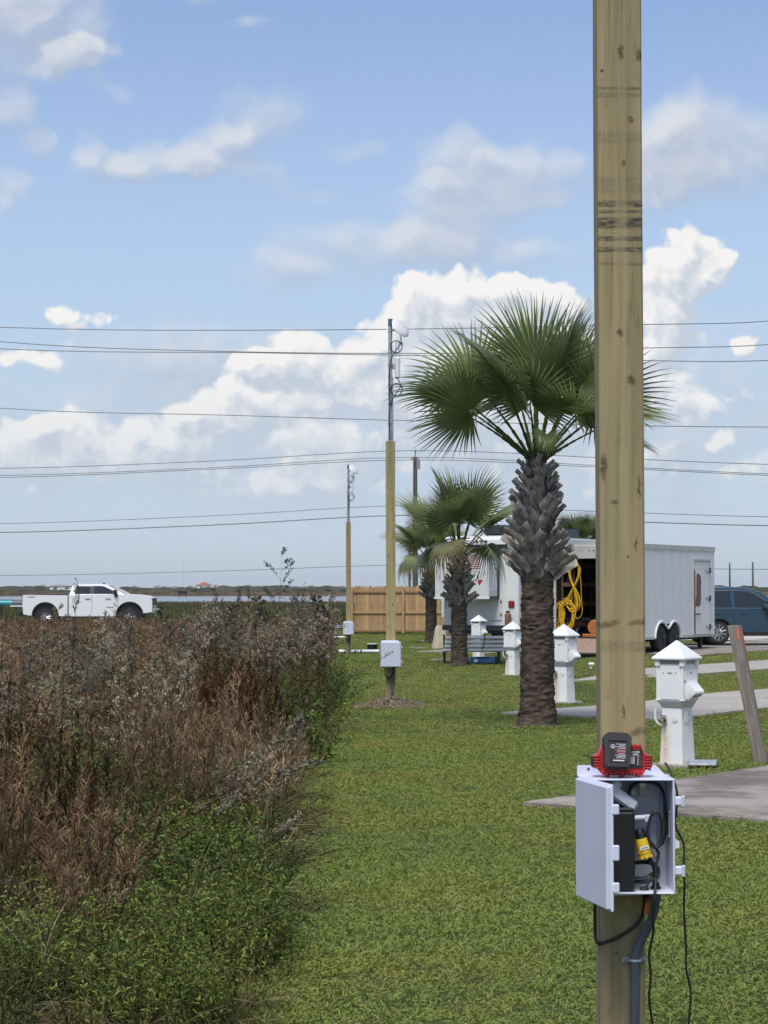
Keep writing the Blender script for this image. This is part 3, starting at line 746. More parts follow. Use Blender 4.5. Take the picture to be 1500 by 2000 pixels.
def field(n, px0, px1, y0, y1, fn):
    """n plants spread over a stretch of the wild ground; each gets words for its place in its patch"""
    for i in range(n):
        Y = y0 + (y1 - y0) * (i + rng.uniform(0, 1)) / n; px = rng.uniform(px0, px1); x = (px - 750) / F * Y
        x = min(x, float(BORD(Y)) - .05); u = (px - px0) / (px1 - px0); v = (Y - y0) / (y1 - y0)
        fn(i, x, Y, ('front', 'middle', 'back')[min(2, int(v * 3))] + ' ' + ('far left', 'left', 'centre', 'right', 'far right')[min(4, int(u * 5))])
pick = lambda L: L[rng.integers(len(L))]
def look(kinds, names):
    i = rng.integers(len(kinds)); return kinds[i], names[i]
def patch(name, n, rect, kinds, names, where, cat, group, s0, s1, z0=None, z1=None):
    def fn(i, x, y, w):
        k, nm = look(kinds, names); plant(name, k, x, y, '%s, %s %s' % (nm, w, where), cat, group, rng.uniform(s0, s1), sz=None if z0 is None else rng.uniform(z0, z1))
    field(n, *rect, fn)
patch('feathery_weed', 17, (-60, 480, 7.5, 9.8), sh_up, ['low feathery weed', 'low bushy feathery weed', 'low loose feathery weed'], 'of the bottom left corner', 'weed', 'feathery weeds at the bottom left', .8, 1.2)
patch('leafy_shrub', 14, (-40, 520, 8.6, 12.5), sh_green, ['low leafy shrub', 'low dense leafy shrub', 'low open leafy shrub'], 'of the green growth before the brown grass', 'shrub', 'leafy shrubs in front of the brown grass', .8, 1.2)
patch('long_grass_tuft', 16, (-40, 540, 8.2, 13), lg, ['arching tuft of long grass', 'loose tuft of long straw', 'upright tuft of long grass'], 'of the near thicket', 'grass tuft', 'long grass tufts in the near thicket', .7, 1.1)
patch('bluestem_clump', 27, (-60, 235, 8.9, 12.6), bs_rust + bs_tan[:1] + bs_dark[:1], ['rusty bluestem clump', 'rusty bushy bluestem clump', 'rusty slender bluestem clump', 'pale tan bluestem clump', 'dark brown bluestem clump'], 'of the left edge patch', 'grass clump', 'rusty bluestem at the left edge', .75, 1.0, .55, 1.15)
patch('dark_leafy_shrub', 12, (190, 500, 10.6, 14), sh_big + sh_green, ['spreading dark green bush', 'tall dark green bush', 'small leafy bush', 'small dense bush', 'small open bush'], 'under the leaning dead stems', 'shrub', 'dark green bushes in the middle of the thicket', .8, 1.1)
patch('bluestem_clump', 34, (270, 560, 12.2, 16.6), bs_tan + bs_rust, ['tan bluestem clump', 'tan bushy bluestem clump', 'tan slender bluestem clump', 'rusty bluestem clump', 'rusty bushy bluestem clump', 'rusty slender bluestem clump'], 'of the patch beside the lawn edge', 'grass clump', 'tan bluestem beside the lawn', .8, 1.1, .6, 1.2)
patch('dark_bluestem_clump', 13, (385, 540, 16.4, 18.2), bs_dark, ['chocolate brown bluestem clump', 'dark brown bushy bluestem clump'], 'behind the tan grass', 'grass clump', 'dark brown bluestem', 1.05, 1.2)
patch('goldenrod', 36, (-60, 370, 12.5, 19), gr + gr_grey[1:] + gr_dark[:1], ['grey fluffy goldenrod', 'short grey fluffy goldenrod', 'tall grey fluffy goldenrod', 'dull brown-grey goldenrod', 'dark dead goldenrod'], 'of the grey patch on the left', 'goldenrod', 'grey seeded goldenrods on the left', .72, .98)
patch('leafy_weed', 14, (120, 420, 12, 16), sh_up + sh_big, ['feathery green weed', 'bushy feathery green weed', 'loose feathery green weed', 'broad green weed', 'tall green weed'], 'among the grey goldenrods', 'weed', 'green weeds among goldenrods', 1.0, 1.5)
patch('dead_goldenrod', 80, (385, 660, 20, 33), gr_thick + gr_dark[:1] + gr_grey, ['dark twiggy dead goldenrod', 'brown-grey twiggy dead goldenrod', 'bare dark dead goldenrod', 'slender dark dead goldenrod', 'grey plumed dead goldenrod', 'dull plumed dead goldenrod'], 'of the tall thicket by the middle post', 'goldenrod', 'tall dead goldenrods near the second post', .78, 1.10)
patch('leafy_shrub', 24, (430, 680, 19, 34), sh_big + sh_green, ['spreading green bush', 'tall green bush', 'leafy green bush', 'dense green bush', 'open green bush'], 'at the foot of the tall dead thicket', 'shrub', 'bushes below the tall goldenrods', 1.2, 1.7)
patch('goldenrod', 16, (60, 370, 19, 24), gr_grey + gr, ['grey plumed goldenrod', 'dull plumed goldenrod', 'fluffy goldenrod', 'short fluffy goldenrod', 'tall fluffy goldenrod'], 'against the brown field', 'goldenrod', 'goldenrods in front of the brown field', .8, 1.0)
# singled-out plants
def at_px(px, Y): return (px - 750) / F * Y
plant('tall_goldenrod', gr_dark[0], at_px(156, 15.5), 15.5, 'single tall dead goldenrod standing right in front of the pickup', 'goldenrod', None, 1.0, sz=1.08)
plant('tallest_goldenrod', goldenrod(2.0, True, -.02, 9, grey=(.2, .17, .15)), at_px(531, 24), 24, 'tallest bare branching stalk, its tip above the far shore', 'goldenrod', None, 1.08, rz=2.6)
plant('tall_goldenrod', gr_dark[2], at_px(572, 25), 25, 'tall plumed stalk right of the tallest branching one', 'goldenrod', None, 1.05)
plant('leaning_goldenrod', goldenrod(1.3, True, .86, 15, grey=(.44, .395, .29)), at_px(175, 10.7), 10.7, 'upper leaning dead stalk with white fluff reaching over the lawn edge', 'goldenrod', None, 1.0, rz=.04, sz=.98)
plant('leaning_goldenrod', goldenrod(1.32, True, .92, 14, grey=(.44, .395, .29)), at_px(160, 10.5), 10.5, 'lower leaning dead stalk with white fluff reaching over the lawn edge', 'goldenrod', None, 1.0, rz=-.03, sz=.80)
plant('leaning_goldenrod', goldenrod(1.28, False, .90, 14), at_px(168, 10.6), 10.6, 'bare dark leaning stalk between the two fluffy leaning ones', 'goldenrod', None, 1.0, rz=.0, sz=.88)
plant('leaning_goldenrod', goldenrod(.9, True, .6, 8), at_px(430, 11.6), 11.6, 'short leaning grey stalk below the two long leaning ones', 'goldenrod', None, .8, rz=.0, sz=.55)
plant('arching_weed', goldenrod(1.5, False, .75, 6), at_px(575, 24.5), 24.5, 'dark arching weed whose tip crosses the second post box', 'weed', None, 1.0, rz=.1, sz=.78)
plant('arching_weed', goldenrod(1.3, False, .9, 6), at_px(560, 24), 22.5, 'dark twig lying low across the lawn towards the dirt mound', 'weed', None, .95, rz=.05, sz=.22)

# the brown field behind, and the tangle of low growth between the plants: nobody could count these
lod = [bluestem(RUST, 26, (.75, 1.05), .28, 2.4, 7), bluestem(TAN, 26, (.7, 1.0), .28, 2.4, 7), bluestem(RUST, 20, (.6, .95), .35, 4.5, 4), bluestem(((.1, .1, .05), (.24, .15, .09), (.3, .21, .13)), 20, (.6, .9), .35, 4.5, 4)]
fp, fr_, fs, fi = [], [], [], []
for (y0, y1, dn, ks, s0) in ((18, 40, 5.0, (0, 2), .80), (40, 90, 2.6, (2, 4), .82)):
    w = .2 * y1 + 3; n = int(dn * (y1 - y0) * w); x = -U_(0, w, n); y = U_(y0, y1, n)
    k = (x < BORD(y) - .5 - .55 * ss(19, 30, y)) & (x > -.2 * y - 2.5); x, y = x[k], y[k]; n = len(x)
    fp.append(np.stack([x, y, gz(x, y) - .01], 1)); fr_.append(np.stack([np.zeros(n), np.zeros(n), U_(0, 6.28, n)], 1))
    s = s0 * U_(.8, 1.15, n); fs.append(np.stack([s * 1.1, s * 1.1, s], 1)); fi.append(rng.integers(*ks, n))
scatter('brown_field', np.concatenate(fp), np.concatenate(fr_), np.concatenate(fs), np.concatenate(fi), lod, 'rusty brown bluestem field in front of the pickup')
def litter(n=60, tall=.24):
    q = Ribs(); t = U_(0, 1, n); q.blades(disc(n, .22), dirs(n, 20, 80), U_(.12, tall, n), .006, U_(.3, 1.6, n), cmix((.035, .04, .018), (.09, .07, .04), t), cmix((.09, .12, .04), (.27, .21, .12), t), 3); return q.mesh('tangle', m_wild)
und = [litter() for _ in range(3)] + [litter(70, .36) for _ in range(2)]
up, ur, us, ui = [], [], [], []
for (y0, y1, dn) in ((6.8, 14, 26), (14, 34, 12)):
    w = .2 * y1 + 1.5; n = int(dn * (y1 - y0) * w); x = -U_(.2, w, n); y = U_(y0, y1, n)
    k = (x < BORD(y) - .12 + .10 * rng.normal(size=n)) & (x > -.2 * y - 1); x, y = x[k], y[k]; n = len(x)
    up.append(np.stack([x, y, gz(x, y) - .01], 1)); ur.append(np.stack([np.zeros(n), np.zeros(n), U_(0, 6.28, n)], 1))
    s = U_(.7, 1.5, n); us.append(np.stack([s, s, s], 1)); ui.append(rng.integers(0, 5, n))
scatter('undergrowth', np.concatenate(up), np.concatenate(ur), np.concatenate(us), np.concatenate(ui), und, 'tangle of dead and green grass under the wild plants')
mp = [bluestem(((.07, .08, .035), (.13, .115, .06), (.2, .15, .1)), 14, (.5, .9), .5, 9, 1), bluestem(((.06, .075, .03), (.10, .11, .05), (.14, .14, .07)), 14, (.5, .8), .5, 9, 1)]
n = 9000; y = 102 + (405 - 102) * U_(0, 1, n) ** 1.3; x = U_(-.21, .21, n) * y; k = ~((y < 140) & (x > 4)); x, y = x[k], y[k]; n = len(x); s = U_(.5, .9, n) * (1 + (y - 100) / 300)
scatter('salt_marsh', np.stack([x, y, gz(x, y) - .05], 1), np.stack([np.zeros(n), np.zeros(n), U_(0, 6.28, n)], 1), np.stack([s, s, U_(.5, .9, n)], 1), (y > 270 + 60 * rng.normal(size=n)).astype(int) * -1 + 1, mp, 'olive and brown marsh grass in front of the bay')

# ---------------------------------------------------------------- wooden posts with equipment boxes
def wood_post_mat(name, base, knots, bands, green=(.235, .225, .125)):
    """pressure-treated pine; knots (x, z, rx, rz) and stains (z, half height, strength) on the timber itself"""
    m, nt, b = newmat(name); c = coord(nt); x, y, z = sep(nt, c)
    warp = (noise(nt, vmul(nt, c, (6, 6, 1.2)), 1.0, 2) - .5) * .02
    wk = (noise(nt, vmul(nt, c, (40, 40, 60)), 1.0, 4, .6) - .5) * .022; wz = (noise(nt, vmul(nt, c, (35, 35, 12)), 1.0, 3, .6) - .5) * .020
    fine = noise(nt, vmul(nt, c, (50, 50, 220)), 1.0, 4, .7)
    kn = None; ring = None
    for (kx, kz, rx, rz) in knots:
        ax = (x + warp + wk - kx) / rx; az_ = (z + wz * min(1., rz * 90) - kz - (x - kx) * (.18 if rx > .02 else 0)) / rz; r = (ax * ax + az_ * az_)
        k = (1.0 - r.step(.0, 2.2)) * (1.0 if rx < .02 else .75); kn = k if kn is None else kn.max(k)
        g = (1.0 / (1.0 + r * .5)); ring = g if ring is None else ring + g
    gx = x + warp * .8 + ring * .006
    grain = noise(nt, comb(nt, gx * 90, y * 90, z * 1.6), 1.0, 4, .6)
    wide = noise(nt, comb(nt, gx * 22, y * 22, z * .7), 1.0, 3, .5)
    col = mix(nt, wide.step(.3, .7), tuple(q * .78 for q in base), tuple(q * 1.15 for q in base))
    col = mix(nt, noise(nt, vmul(nt, c, (7, 7, 1.0)), 1.0, 4, .6).step(.42, .68) * .6, col, green)
    col = mix(nt, grain.step(.45, .78) * .45, col, tuple(q * .45 for q in base))
    crk = noise(nt, comb(nt, gx * 55, y * 55, z * .9), 1.0, 3, .5); crm = noise(nt, vmul(nt, c, (9, 9, 1.3)), 1.0, 2, .5).step(.5, .62)
    col = mix(nt, (1.0 - ((crk - .5).abs()).step(.004, .016)) * crm * .75, col, (.07, .05, .03))
    blot = noise(nt, vmul(nt, c, (14, 14, 5)), 1.0, 6, .7)
    col = mix(nt, blot.step(.54, .76) * .55, col, (.095, .09, .065))
    for (bz, bh, st) in bands:
        bn = noise(nt, vmul(nt, c, (30, 30, 160)), 1.0, 4, .7)
        gap = ((x.abs()).step(.002, .03) * .6 + .4) * ((y + .064)._m('LESS_THAN', 0.0) * .92 + .08)
        e = 1.0 - ((z - bz + (bn - .5) * bh) / bh).abs().step(.6, 1.1)
        col = mix(nt, e * (bn.step(.3, .6)) * st * gap, col, (.035, .04, .036))
    col = mix(nt, kn * fine.step(.15, .6) * .9, col, (.065, .040, .022))
    setin(nt, b.inputs['Base Color'], col); b.inputs['Roughness'].default_value = .8; b.inputs['Specular IOR Level'].default_value = .25
    bump(nt, b, grain * .6 + wide, .35, .003)
    return m
PINE = (.305, .255, .125)
m_post1 = wood_post_mat('treated_pine_near', (.32, .262, .142),
    [(.0, 3.37, .009, .020), (.058, 3.36, .011, .016), (-.06, 3.31, .005, .006), (.03, 3.155, .008, .011), (.008, 3.02, .006, .010), (-.006, 2.48, .008, .012), (.03, 2.335, .011, .015), (-.055, 2.06, .010, .035),
     (-.046, 1.57, .035, .010), (.05, 1.575, .03, .008), (.05, 1.235, .028, .011), (.004, 1.30, .004, .02), (.056, 2.0, .004, .03), (.045, 1.82, .003, .02), (-.02, .55, .005, .004), (.02, 1.78, .0035, .004), (-.02, 1.95, .012, .006)],
    [(2.89, .012, .85), (2.865, .006, .7), (2.83, .020, .95), (2.78, .008, .9), (2.745, .009, .9), (3.255, .006, .6), (2.70, .006, .4), (3.235, .01, .35), (2.95, .03, .25), (1.50, .02, .3), (3.1, .02, .25)])
m_post2 = wood_post_mat('treated_pine_mid', (.36, .30, .15), [(.02, 2.9, .008, .012), (-.03, 2.2, .01, .012), (.03, 1.5, .012, .02), (-.04, 1.18, .01, .012), (.0, 3.2, .008, .01), (.055, .9, .03, .012)], [(3.0, .02, .2)])
m_post3 = wood_post_mat('treated_pine_far', (.33, .25, .13), [(.0, 3.1, .01, .02), (.02, 2.4, .015, .02), (-.03, 1.9, .01, .02), (.02, 1.4, .012, .02)], [(2.4, .02, .3)])
def post_mesh(mb, w, H):
    """square timber with eased edges, very slightly crooked"""
    h = w / 2; e = .006; rings = []
    for i in range(13):
        z = -.3 + (H + .3) * i / 12; dx = .004 * math.sin(z * 1.3); dy = .003 * math.sin(z * .9 + 1)
        rings.append([(x + dx, y + dy, z) for x, y in ((-h + e, -h), (h - e, -h), (h, -h + e), (h, h - e), (h - e, h), (-h + e, h), (-h, h - e), (-h, -h + e))])
    return mb.loft(rings)
m_white = pm('box_white_plastic', (.64, .67, .80), .38, var=.03, vs=4)
m_white2 = pm('box_shaded_plastic', (.55, .59, .69), .42, var=.03, vs=5, bmp=.05, bs=900)  # darker copy of the shell white; the door's shade is in its colour
m_black = pm('black_plastic', (.012, .012, .014), .42, var=.2, bmp=.05, bs=500)
m_rubber = pm('black_cable', (.014, .014, .015), .5, var=.2)
m_steel = pm('galvanised_steel', (.52, .53, .54), .38, .85, var=.15, vs=12); m_screw = pm('screw_steel', (.45, .44, .42), .35, .9)
m_cond = pm('grey_conduit', (.085, .095, .11), .5, var=.08); m_strap = pm('conduit_strap', (.36, .39, .42), .4, .4)
m_hole = pm('dark_recess', (.03, .03, .035), .8)

W1 = .14
PX, PY = .7390, 6.47
post1 = thing('wooden_post', 'tall square treated pine post in the foreground right', 'post', (PX, PY, 0), rot=(0, R(.12), 0))
post_mesh(MB(), W1, 4.6).build('timber', m_post1, post1, 30)
FY = PY - W1 / 2                      # front face of the near post

def enclosure(label, X, Yb, z0, open_door, group):
    """outdoor plastic box; local origin at the middle of its back, bottom edge. w .28 h .347 d .165"""
    w, h, d, t = .28, .347, .165, .006
    e = thing('equipment_box', label, 'box', (X, Yb, z0), group=group)
    mb = MB(); mb.cbox((0, -.003, h / 2), (w, .006, h), .002)
    mb.cbox((-w / 2 + t / 2, -d / 2 - .006, h / 2), (t, d, h), .002); mb.cbox((w / 2 - t / 2, -d / 2 - .006, h / 2), (t, d, h), .002)
    mb.cbox((0, -d / 2 - .006, h - t / 2 + .0005), (w + .002, d, t), .002); mb.cbox((0, -d / 2 - .006, t / 2 - .0005), (w + .002, d, t), .002)
    mb.build('shell', m_white, e)
    # mounting flanges with screw holes
    for zz, sg in ((h, 1), (0, -1)):
        fl = MB().prism([(-w / 2, zz - .002), (-w / 2, zz + sg * .024), (-w / 2 + .004, zz + sg * .028), (w / 2 - .035, zz + sg * .028), (w / 2 - .006, zz - .002)], -.0005, -.0055, 'y').build('mounting_flange', m_white, e)
        for sx in (-.105, .085): MB().cyl((sx, -.007, zz + sg * .016), (sx, -.0045, zz + sg * .016), .004, n=10).build('screw_hole', m_hole, fl)
    for k in range(11):                       # vent louvres on both sides
        zz = .19 + .0085 * k
        for sg in (-1, 1):
            MB().prism([(sg * w / 2, zz), (sg * (w / 2 + .005), zz + .002), (sg * w / 2, zz + .006)], -.11, -.05, 'y').build('louvre', m_white, e)
    for zz in (.07, .28):                      # latches on the right side
        L = thing('latch', None, None); L.parent = e
        for k in list(L.keys()): del L[k]
        L.location = (w / 2, -d + .02, zz)
        bpy.data.objects.remove(L)
        lt = MB().cbox((w / 2 + .012, -d + .008, zz), (.024, .02, .026), .003).build('latch', m_white, e)
        MB().cbox((w / 2 + .025, -d - .004, zz), (.010, .016, .036), .003).build('latch_lever', m_white2, lt)
    MB().prism([(w / 2 - .001, .135), (w / 2 + .014, .140), (w / 2 + .014, .158), (w / 2 - .001, .170)], -d, -d + .012, 'y').build('lock_tab', m_white, e)
    # door: local frame on the hinge line at the front left edge
    dr = bpy.data.objects.new('door', None)
    mb = MB(); mb.cbox((w / 2, -.011, h / 2), (w + .006, .022, h + .010), .005)
    door = mb.build('door', m_white2, e)
    door.location = (-w / 2, -d - .007, 0); door.rotation_euler = (0, 0, R(-77) if open_door else 0)
    MB().cbox((w / 2, -.005, h / 2), (w + .016, .008, h + .020), .003).build('door_rim', m_white, door)
    for zz in (.06, .16, .285):
        MB().cbox((w + .006, .004, zz), (.012, .022, .03 if zz != .16 else .045), .003).build('catch', m_white, door)
    bpy.data.objects.remove(dr)
    return e
box1 = enclosure('open white equipment box with its door swung out, on the near post', PX + .0015, FY - .001, .757, True, 'white equipment boxes on the posts')
BX, BY, BZ = PX + .0015, FY - .001, .757          # back middle bottom
m_inner = pm('inner_plate', (.55, .58, .64), .6, var=.05)
plate = MB().cbox((0, -.0105, .175), (.235, .006, .30), .003).build('back_plate', m_inner, box1)
# mesh filter plate on the right inner wall
fp_ = MB().box((.1305, -.095, .205), (.004, .05, .07)).build('vent_filter', m_steel, box1)
for i in range(5):
    for j in range(8):
        MB().box((.128, -.115 + i * .0098, .174 + j * .0085), (.003, .006, .005)).build('filter_hole', m_hole, fp_)
for (yy, zz) in ((-.12, .243), (-.07, .243), (-.07, .167), (-.12, .167)): MB().lathe([(.004, 0), (.004, .002), (.002, .004)], 8).build('screw', m_screw, box1, loc=(.1295, yy, zz), rot=(0, R(-90), 0))

# black power unit filling the left half of the box
t = thing('power_unit', 'tall black power unit inside the open box', 'power unit', (BX - .030, BY - .105, BZ + .0065))
MB().cbox((0, 0, .122), (.100, .115, .238), .006).build('case', m_black, t); MB().cbox((0, -.0, .246), (.095, .11, .012), .004).build('lid', m_black, t)
# white injector and bracket
m_trans = pm('translucent_white', (.68, .71, .77), .35, var=.04)
t = thing('white_adapter', 'white plastic adapter tilted above the black power unit', 'adapter', (BX - .008, BY - .11, BZ + .281), rot=(0, R(36), R(6)))
MB().cbox((0, 0, 0), (.088, .045, .036), .008).build('body', m_trans, t); MB().cbox((-.047, .004, .012), (.028, .05, .05), .006).build('socket_end', m_white, t)
MB().cyl((.012, -.024, 0), (.012, -.0225, 0), .006, n=14).build('button', m_white, t)
t = thing('white_elbow', 'white elbow fitting next to the black power unit', 'fitting', (BX + .042, BY - .11, BZ + .222))
MB().cyl((-.028, 0, 0), (.02, 0, .003), .009, n=12).build('stub', m_white, t); MB().cbox((.024, 0, .0), (.02, .024, .024), .004).build('elbow', m_white, t)
m_yel = pm('yellow_plastic', (.66, .44, .02), .42, var=.08); m_lbl = pm('paper_label', (.72, .72, .7), .6); m_ink = pm('print_ink', (.03, .03, .035), .6)
t = thing('yellow_plug', 'yellow plug connector with white label in the open box', 'plug', (BX + .051, BY - .125, BZ + .135), rot=(0, R(-14), 0))
MB().lathe([(.019, -.032), (.022, -.028), (.0225, .0), (.021, .024), (.019, .03)], 18).build('barrel', m_yel, t)
MB().lathe([(.023, -.016), (.024, -.012), (.023, -.008)], 18).build('collar', m_yel, t)
for k in range(8):
    a = k * math.pi / 4; MB().lathe([(.004, 0), (.0045, .005), (.002, .008)], 8).build('knob', m_yel, t, loc=(.0205 * math.cos(a), .0205 * math.sin(a), -.032))
MB().lathe([(.018, .03), (.016, .05), (.012, .058)], 14).build('strain_relief', m_black, t)
lb = MB().box((0, -.0232, .002), (.026, .001, .011)).build('label', m_lbl, t)
for k in range(5): MB().box((-.008 + .004 * k, -.0239, .002), (.0024, .0006, .005 if k % 2 else .0035)).build('print_mark', m_ink, lb)
m_clear = pm('frosted_fitting', (.50, .50, .44), .3, var=.15)
t = thing('clear_fitting', 'round frosted cable fitting on the back plate', 'fitting', (BX + .028, BY - .016, BZ + .295), rot=(R(90), 0, 0))
MB().lathe([(.021, 0), (.021, .008), (.015, .012), (.008, .016)], 16).build('disc', m_clear, t); MB().lathe([(.008, .016), (.009, .022), (.004, .026)], 12).build('cap', m_lbl, t)
t = thing('jack_fitting', 'frosted network jack with silver contact on the back plate', 'fitting', (BX + .062, BY - .02, BZ + .310), rot=(0, R(-12), 0))
MB().cbox((0, 0, 0), (.03, .014, .03), .004).build('housing', m_clear, t); MB().box((.0, -.008, .006), (.018, .003, .012)).build('contact', m_steel, t); MB().cyl((0, -.0075, -.015), (0, -.002, -.015), .014, n=12).build('ring', m_clear, t)
t = thing('junction_cover', 'flat white rounded cover low on the back plate', 'cover', (BX + .062, BY - .0165, BZ + .155)); MB().cbox((0, 0, 0), (.09, .008, .125), .004).build('plate', m_white, t)
MB().lathe([(.003, 0), (.003, .002)], 8).build('screw', m_screw, t, loc=(.03, -.004, -.05), rot=(R(90), 0, 0))

def cable(name, label, pts, r, m=m_rubber, n=10, sp=8, cat='cable', group=None):
    c = Vector(pts[0]); o = MB().tube([q - c for q in spline(pts, sp)], r, n).build(name, m, None, 60); o.location = c
    return tag(o, label, cat, group)
def bp(px, py, off):            # a point seen in the open box, at distance off in front of the post face
    return P(px, py, FY - off)
cable('coiled_cable', 'thick black cable arching through the top of the open box', [bp(1240, 1578, .10), bp(1230, 1560, .06), bp(1231, 1540, .05), bp(1245, 1528, .05), bp(1270, 1527, .05), bp(1288, 1535, .06), bp(1297, 1555, .07), bp(1299, 1590, .08), bp(1298, 1630, .09), bp(1292, 1650, .09)], .0052)
ring = [bp(1279 + 14.5 * math.cos(a) + (2 if k > 12 else 0), 1616 + 34 * math.sin(a) + k * .25, .135 + .0006 * k) for k, a in enumerate(np.linspace(-2.2, 4.09 + 4.6, 26))]
cable('coiled_cable', 'looped black cable hanging at the right inside the open box', ring + [bp(1286, 1665, .14), bp(1281, 1690, .145), bp(1280, 1715, .15)], .0046, sp=3)
cable('curled_cable', 'thick black cord curled at the bottom of the open box', [bp(1240, 1685, .09), bp(1262, 1684, .10), bp(1280, 1690, .12), bp(1285, 1703, .12), bp(1280, 1716, .13), bp(1258, 1722, .12), bp(1240, 1722, .11)], .0065)
cable('floor_cable', 'thin black cord lying across the floor of the open box', [bp(1238, 1714, .12), bp(1260, 1712, .13), bp(1275, 1705, .12), bp(1268, 1720, .125), bp(1262, 1735, .13)], .0035)
cable('plug_lead', 'black lead running down out of the yellow plug', [bp(1268, 1678, .13), bp(1276, 1690, .12), bp(1280, 1705, .11), bp(1279, 1722, .10), bp(1281, 1734, .09)], .0075)
t = thing('cable_gland', 'black cable gland with white nut on the box floor', 'gland', tuple(bp(1281, 1733, .09)))
MB().lathe([(.016, -.008), (.016, .0), (.012, .004), (.010, .016)], 12).build('body', m_black, t); MB().lathe([(.019, -.012), (.019, -.006)], 6).build('nut', m_white, t)
t = thing('rubber_grommet', 'flat black rubber grommet on the box floor', 'grommet', tuple(bp(1258, 1735, .12))); MB().lathe([(.014, -.004), (.015, 0), (.012, .003), (.005, .004)], 14).build('ring', m_black, t)
cable('white_wire', 'thin white wire looping behind the black cables', [bp(1262, 1532, .03), bp(1280, 1540, .03), bp(1297, 1548, .03), bp(1293, 1575, .03), bp(1285, 1592, .035), bp(1270, 1600, .05)], .002, m_white)
# cords that hang out of the box
cable('hanging_cord', 'black cord hanging from the box front down past the conduit', [bp(1281, 1716, .15), bp(1279, 1740, .18), bp(1278, 1762, .185), bp(1275, 1790, .17), bp(1276, 1820, .15), bp(1268, 1862, .13), bp(1271, 1905, .12), bp(1268, 1950, .11), bp(1274, 1995, .10), bp(1285, 2060, .09), bp(1300, 2150, .05)], .0042)
cable('hanging_cord', 'longest black cord hanging free right of the post', [bp(1299, 1490, .10), bp(1308, 1505, .11), bp(1322, 1545, .13), bp(1321, 1585, .13), bp(1319, 1612, .13), bp(1334, 1645, .12), bp(1336, 1670, .125), bp(1334, 1700, .13), bp(1337, 1725, .12), bp(1336, 1780, .11), bp(1340, 1850, .10), bp(1340, 1890, .10), bp(1349, 1940, .09), bp(1345, 2000, .08), bp(1340, 2100, .04)], .0036)
cable('drip_loop_cable', 'black cable looping from the box bottom round the left of the post', [bp(1257, 1744, .05), bp(1258, 1765, .035), bp(1253, 1790, .02), bp(1240, 1808, .012), bp(1215, 1826, .009), bp(1190, 1838, .009), bp(1170, 1842, .004), bp(1163, 1834, -.02), bp(1162, 1815, -.06), bp(1162, 1770, -.07), bp(1163, 1700, -.07)], .0052)
MB().box((0, 0, 0), (.008, .01, .012)).build('cable_tie', m_black).location = bp(1170, 1843, .006)
tag(bpy.data.objects['cable_tie'], 'small black tie at the lowest bend of the looping cable', 'cable tie')
# conduit with strap and orange wire sleeve
c0_ = bp(1279, 1746, .045)
t = thing('conduit', 'grey flexible conduit bending down from the box to the post front', 'conduit', tuple(c0_))
pth = [bp(1279, 1742, .055), bp(1279, 1770, .045), bp(1272, 1795, .032), bp(1259, 1825, .022), bp(1246, 1850, .018), bp(1241, 1872, .017), bp(1240, 1900, .017), bp(1240, 1960, .017), bp(1239, 2020, .017), bp(1239, 2200, .017), bp(1239, 2320, .017)]
sp_ = [q - c0_ for q in spline(pth, 10)]
MB().tube(sp_, .0142, 14, caps=False).build('pipe', m_cond, t, 60)
for k in range(56, len(sp_) - 1, 1):
    pass
MB().tube([bp(1279, 1742, .055) - c0_, bp(1279, 1760, .05) - c0_], .019, 14).build('connector', m_cond, t)
s0 = bp(1240, 1876, .017) - c0_
st_ = MB().tube([s0 + Vector((.0155 * math.cos(a), .004 - .0165 * math.sin(a), 0)) for a in np.linspace(0, math.pi, 9)], .006, 6).build('strap', m_strap, t)
for sx in (-1, 1):
    MB().cbox(tuple(s0 + Vector((sx * .026, .013, 0))), (.024, .004, .016), .001).build('strap_foot', m_strap, st_)
    MB().lathe([(.005, 0), (.005, .002), (.003, .004)], 8).build('screw', m_screw, st_, loc=tuple(s0 + Vector((sx * .028, .011, 0))), rot=(R(90), 0, 0))
m_or = pm('orange_sleeve', (.62, .16, .035), .5, var=.15)
t = thing('orange_sleeve', 'orange flattened cable sleeve under the open box', 'sleeve', tuple(bp(1265, 1746, .035)))
MB().loft([[(-.005, -.004, .0), (.005, -.004, 0), (.005, .004, 0), (-.005, .004, 0)], [(-.010, -.004, -.045), (.007, -.004, -.045), (.007, .004, -.045), (-.010, .004, -.045)], [(-.012, -.003, -.062), (.0, -.003, -.064), (.0, .003, -.064), (-.012, .003, -.062)]]).build('sleeve', m_or, t)
MB().cyl((-.002, 0, .012), (-.002, 0, -.012), .0075, n=10).build('collar', m_black, t)
t = thing('cord_clip', 'small round metal clip on the post under the box', 'clip', tuple(bp(1237, 1808, .004))); MB().lathe([(.006, 0), (.006, .003), (.003, .006)], 10).build('head', m_screw, t, rot=(R(90), 0, 0))

# ---------------------------------------------------------------- battery charger standing on the open box
m_red = pm('charger_red', (.44, .022, .026), .42, var=.08, vs=20); m_dk = pm('charger_black', (.022, .022, .024), .5, var=.2, bmp=.1, bs=300)
m_pwhite = pm('print_white', (.82, .82, .82), .6, var=.02); m_pgrey = pm('print_grey', (.42, .42, .43), .6, var=.05); m_pred = pm('print_red', (.5, .05, .04), .6)
CH = thing('battery_charger', 'red tool battery charger standing on the open white box', 'charger', (PX - .012, FY - .098, BZ + .3485))
mb = MB()
prof = [(-.083, .030), (-.086, .034), (-.086, .060), (-.078, .068), (-.070, .070), (-.062, .090), (-.052, .096), (.050, .096), (.060, .091), (.066, .072), (.080, .068), (.086, .060), (.086, .030), (.080, .024), (.070, .022), (.066, .012), (-.062, .010), (-.070, .020)]
mb.prism(prof, -.030, .032, 'y'); body = mb.build('body', m_red, CH)
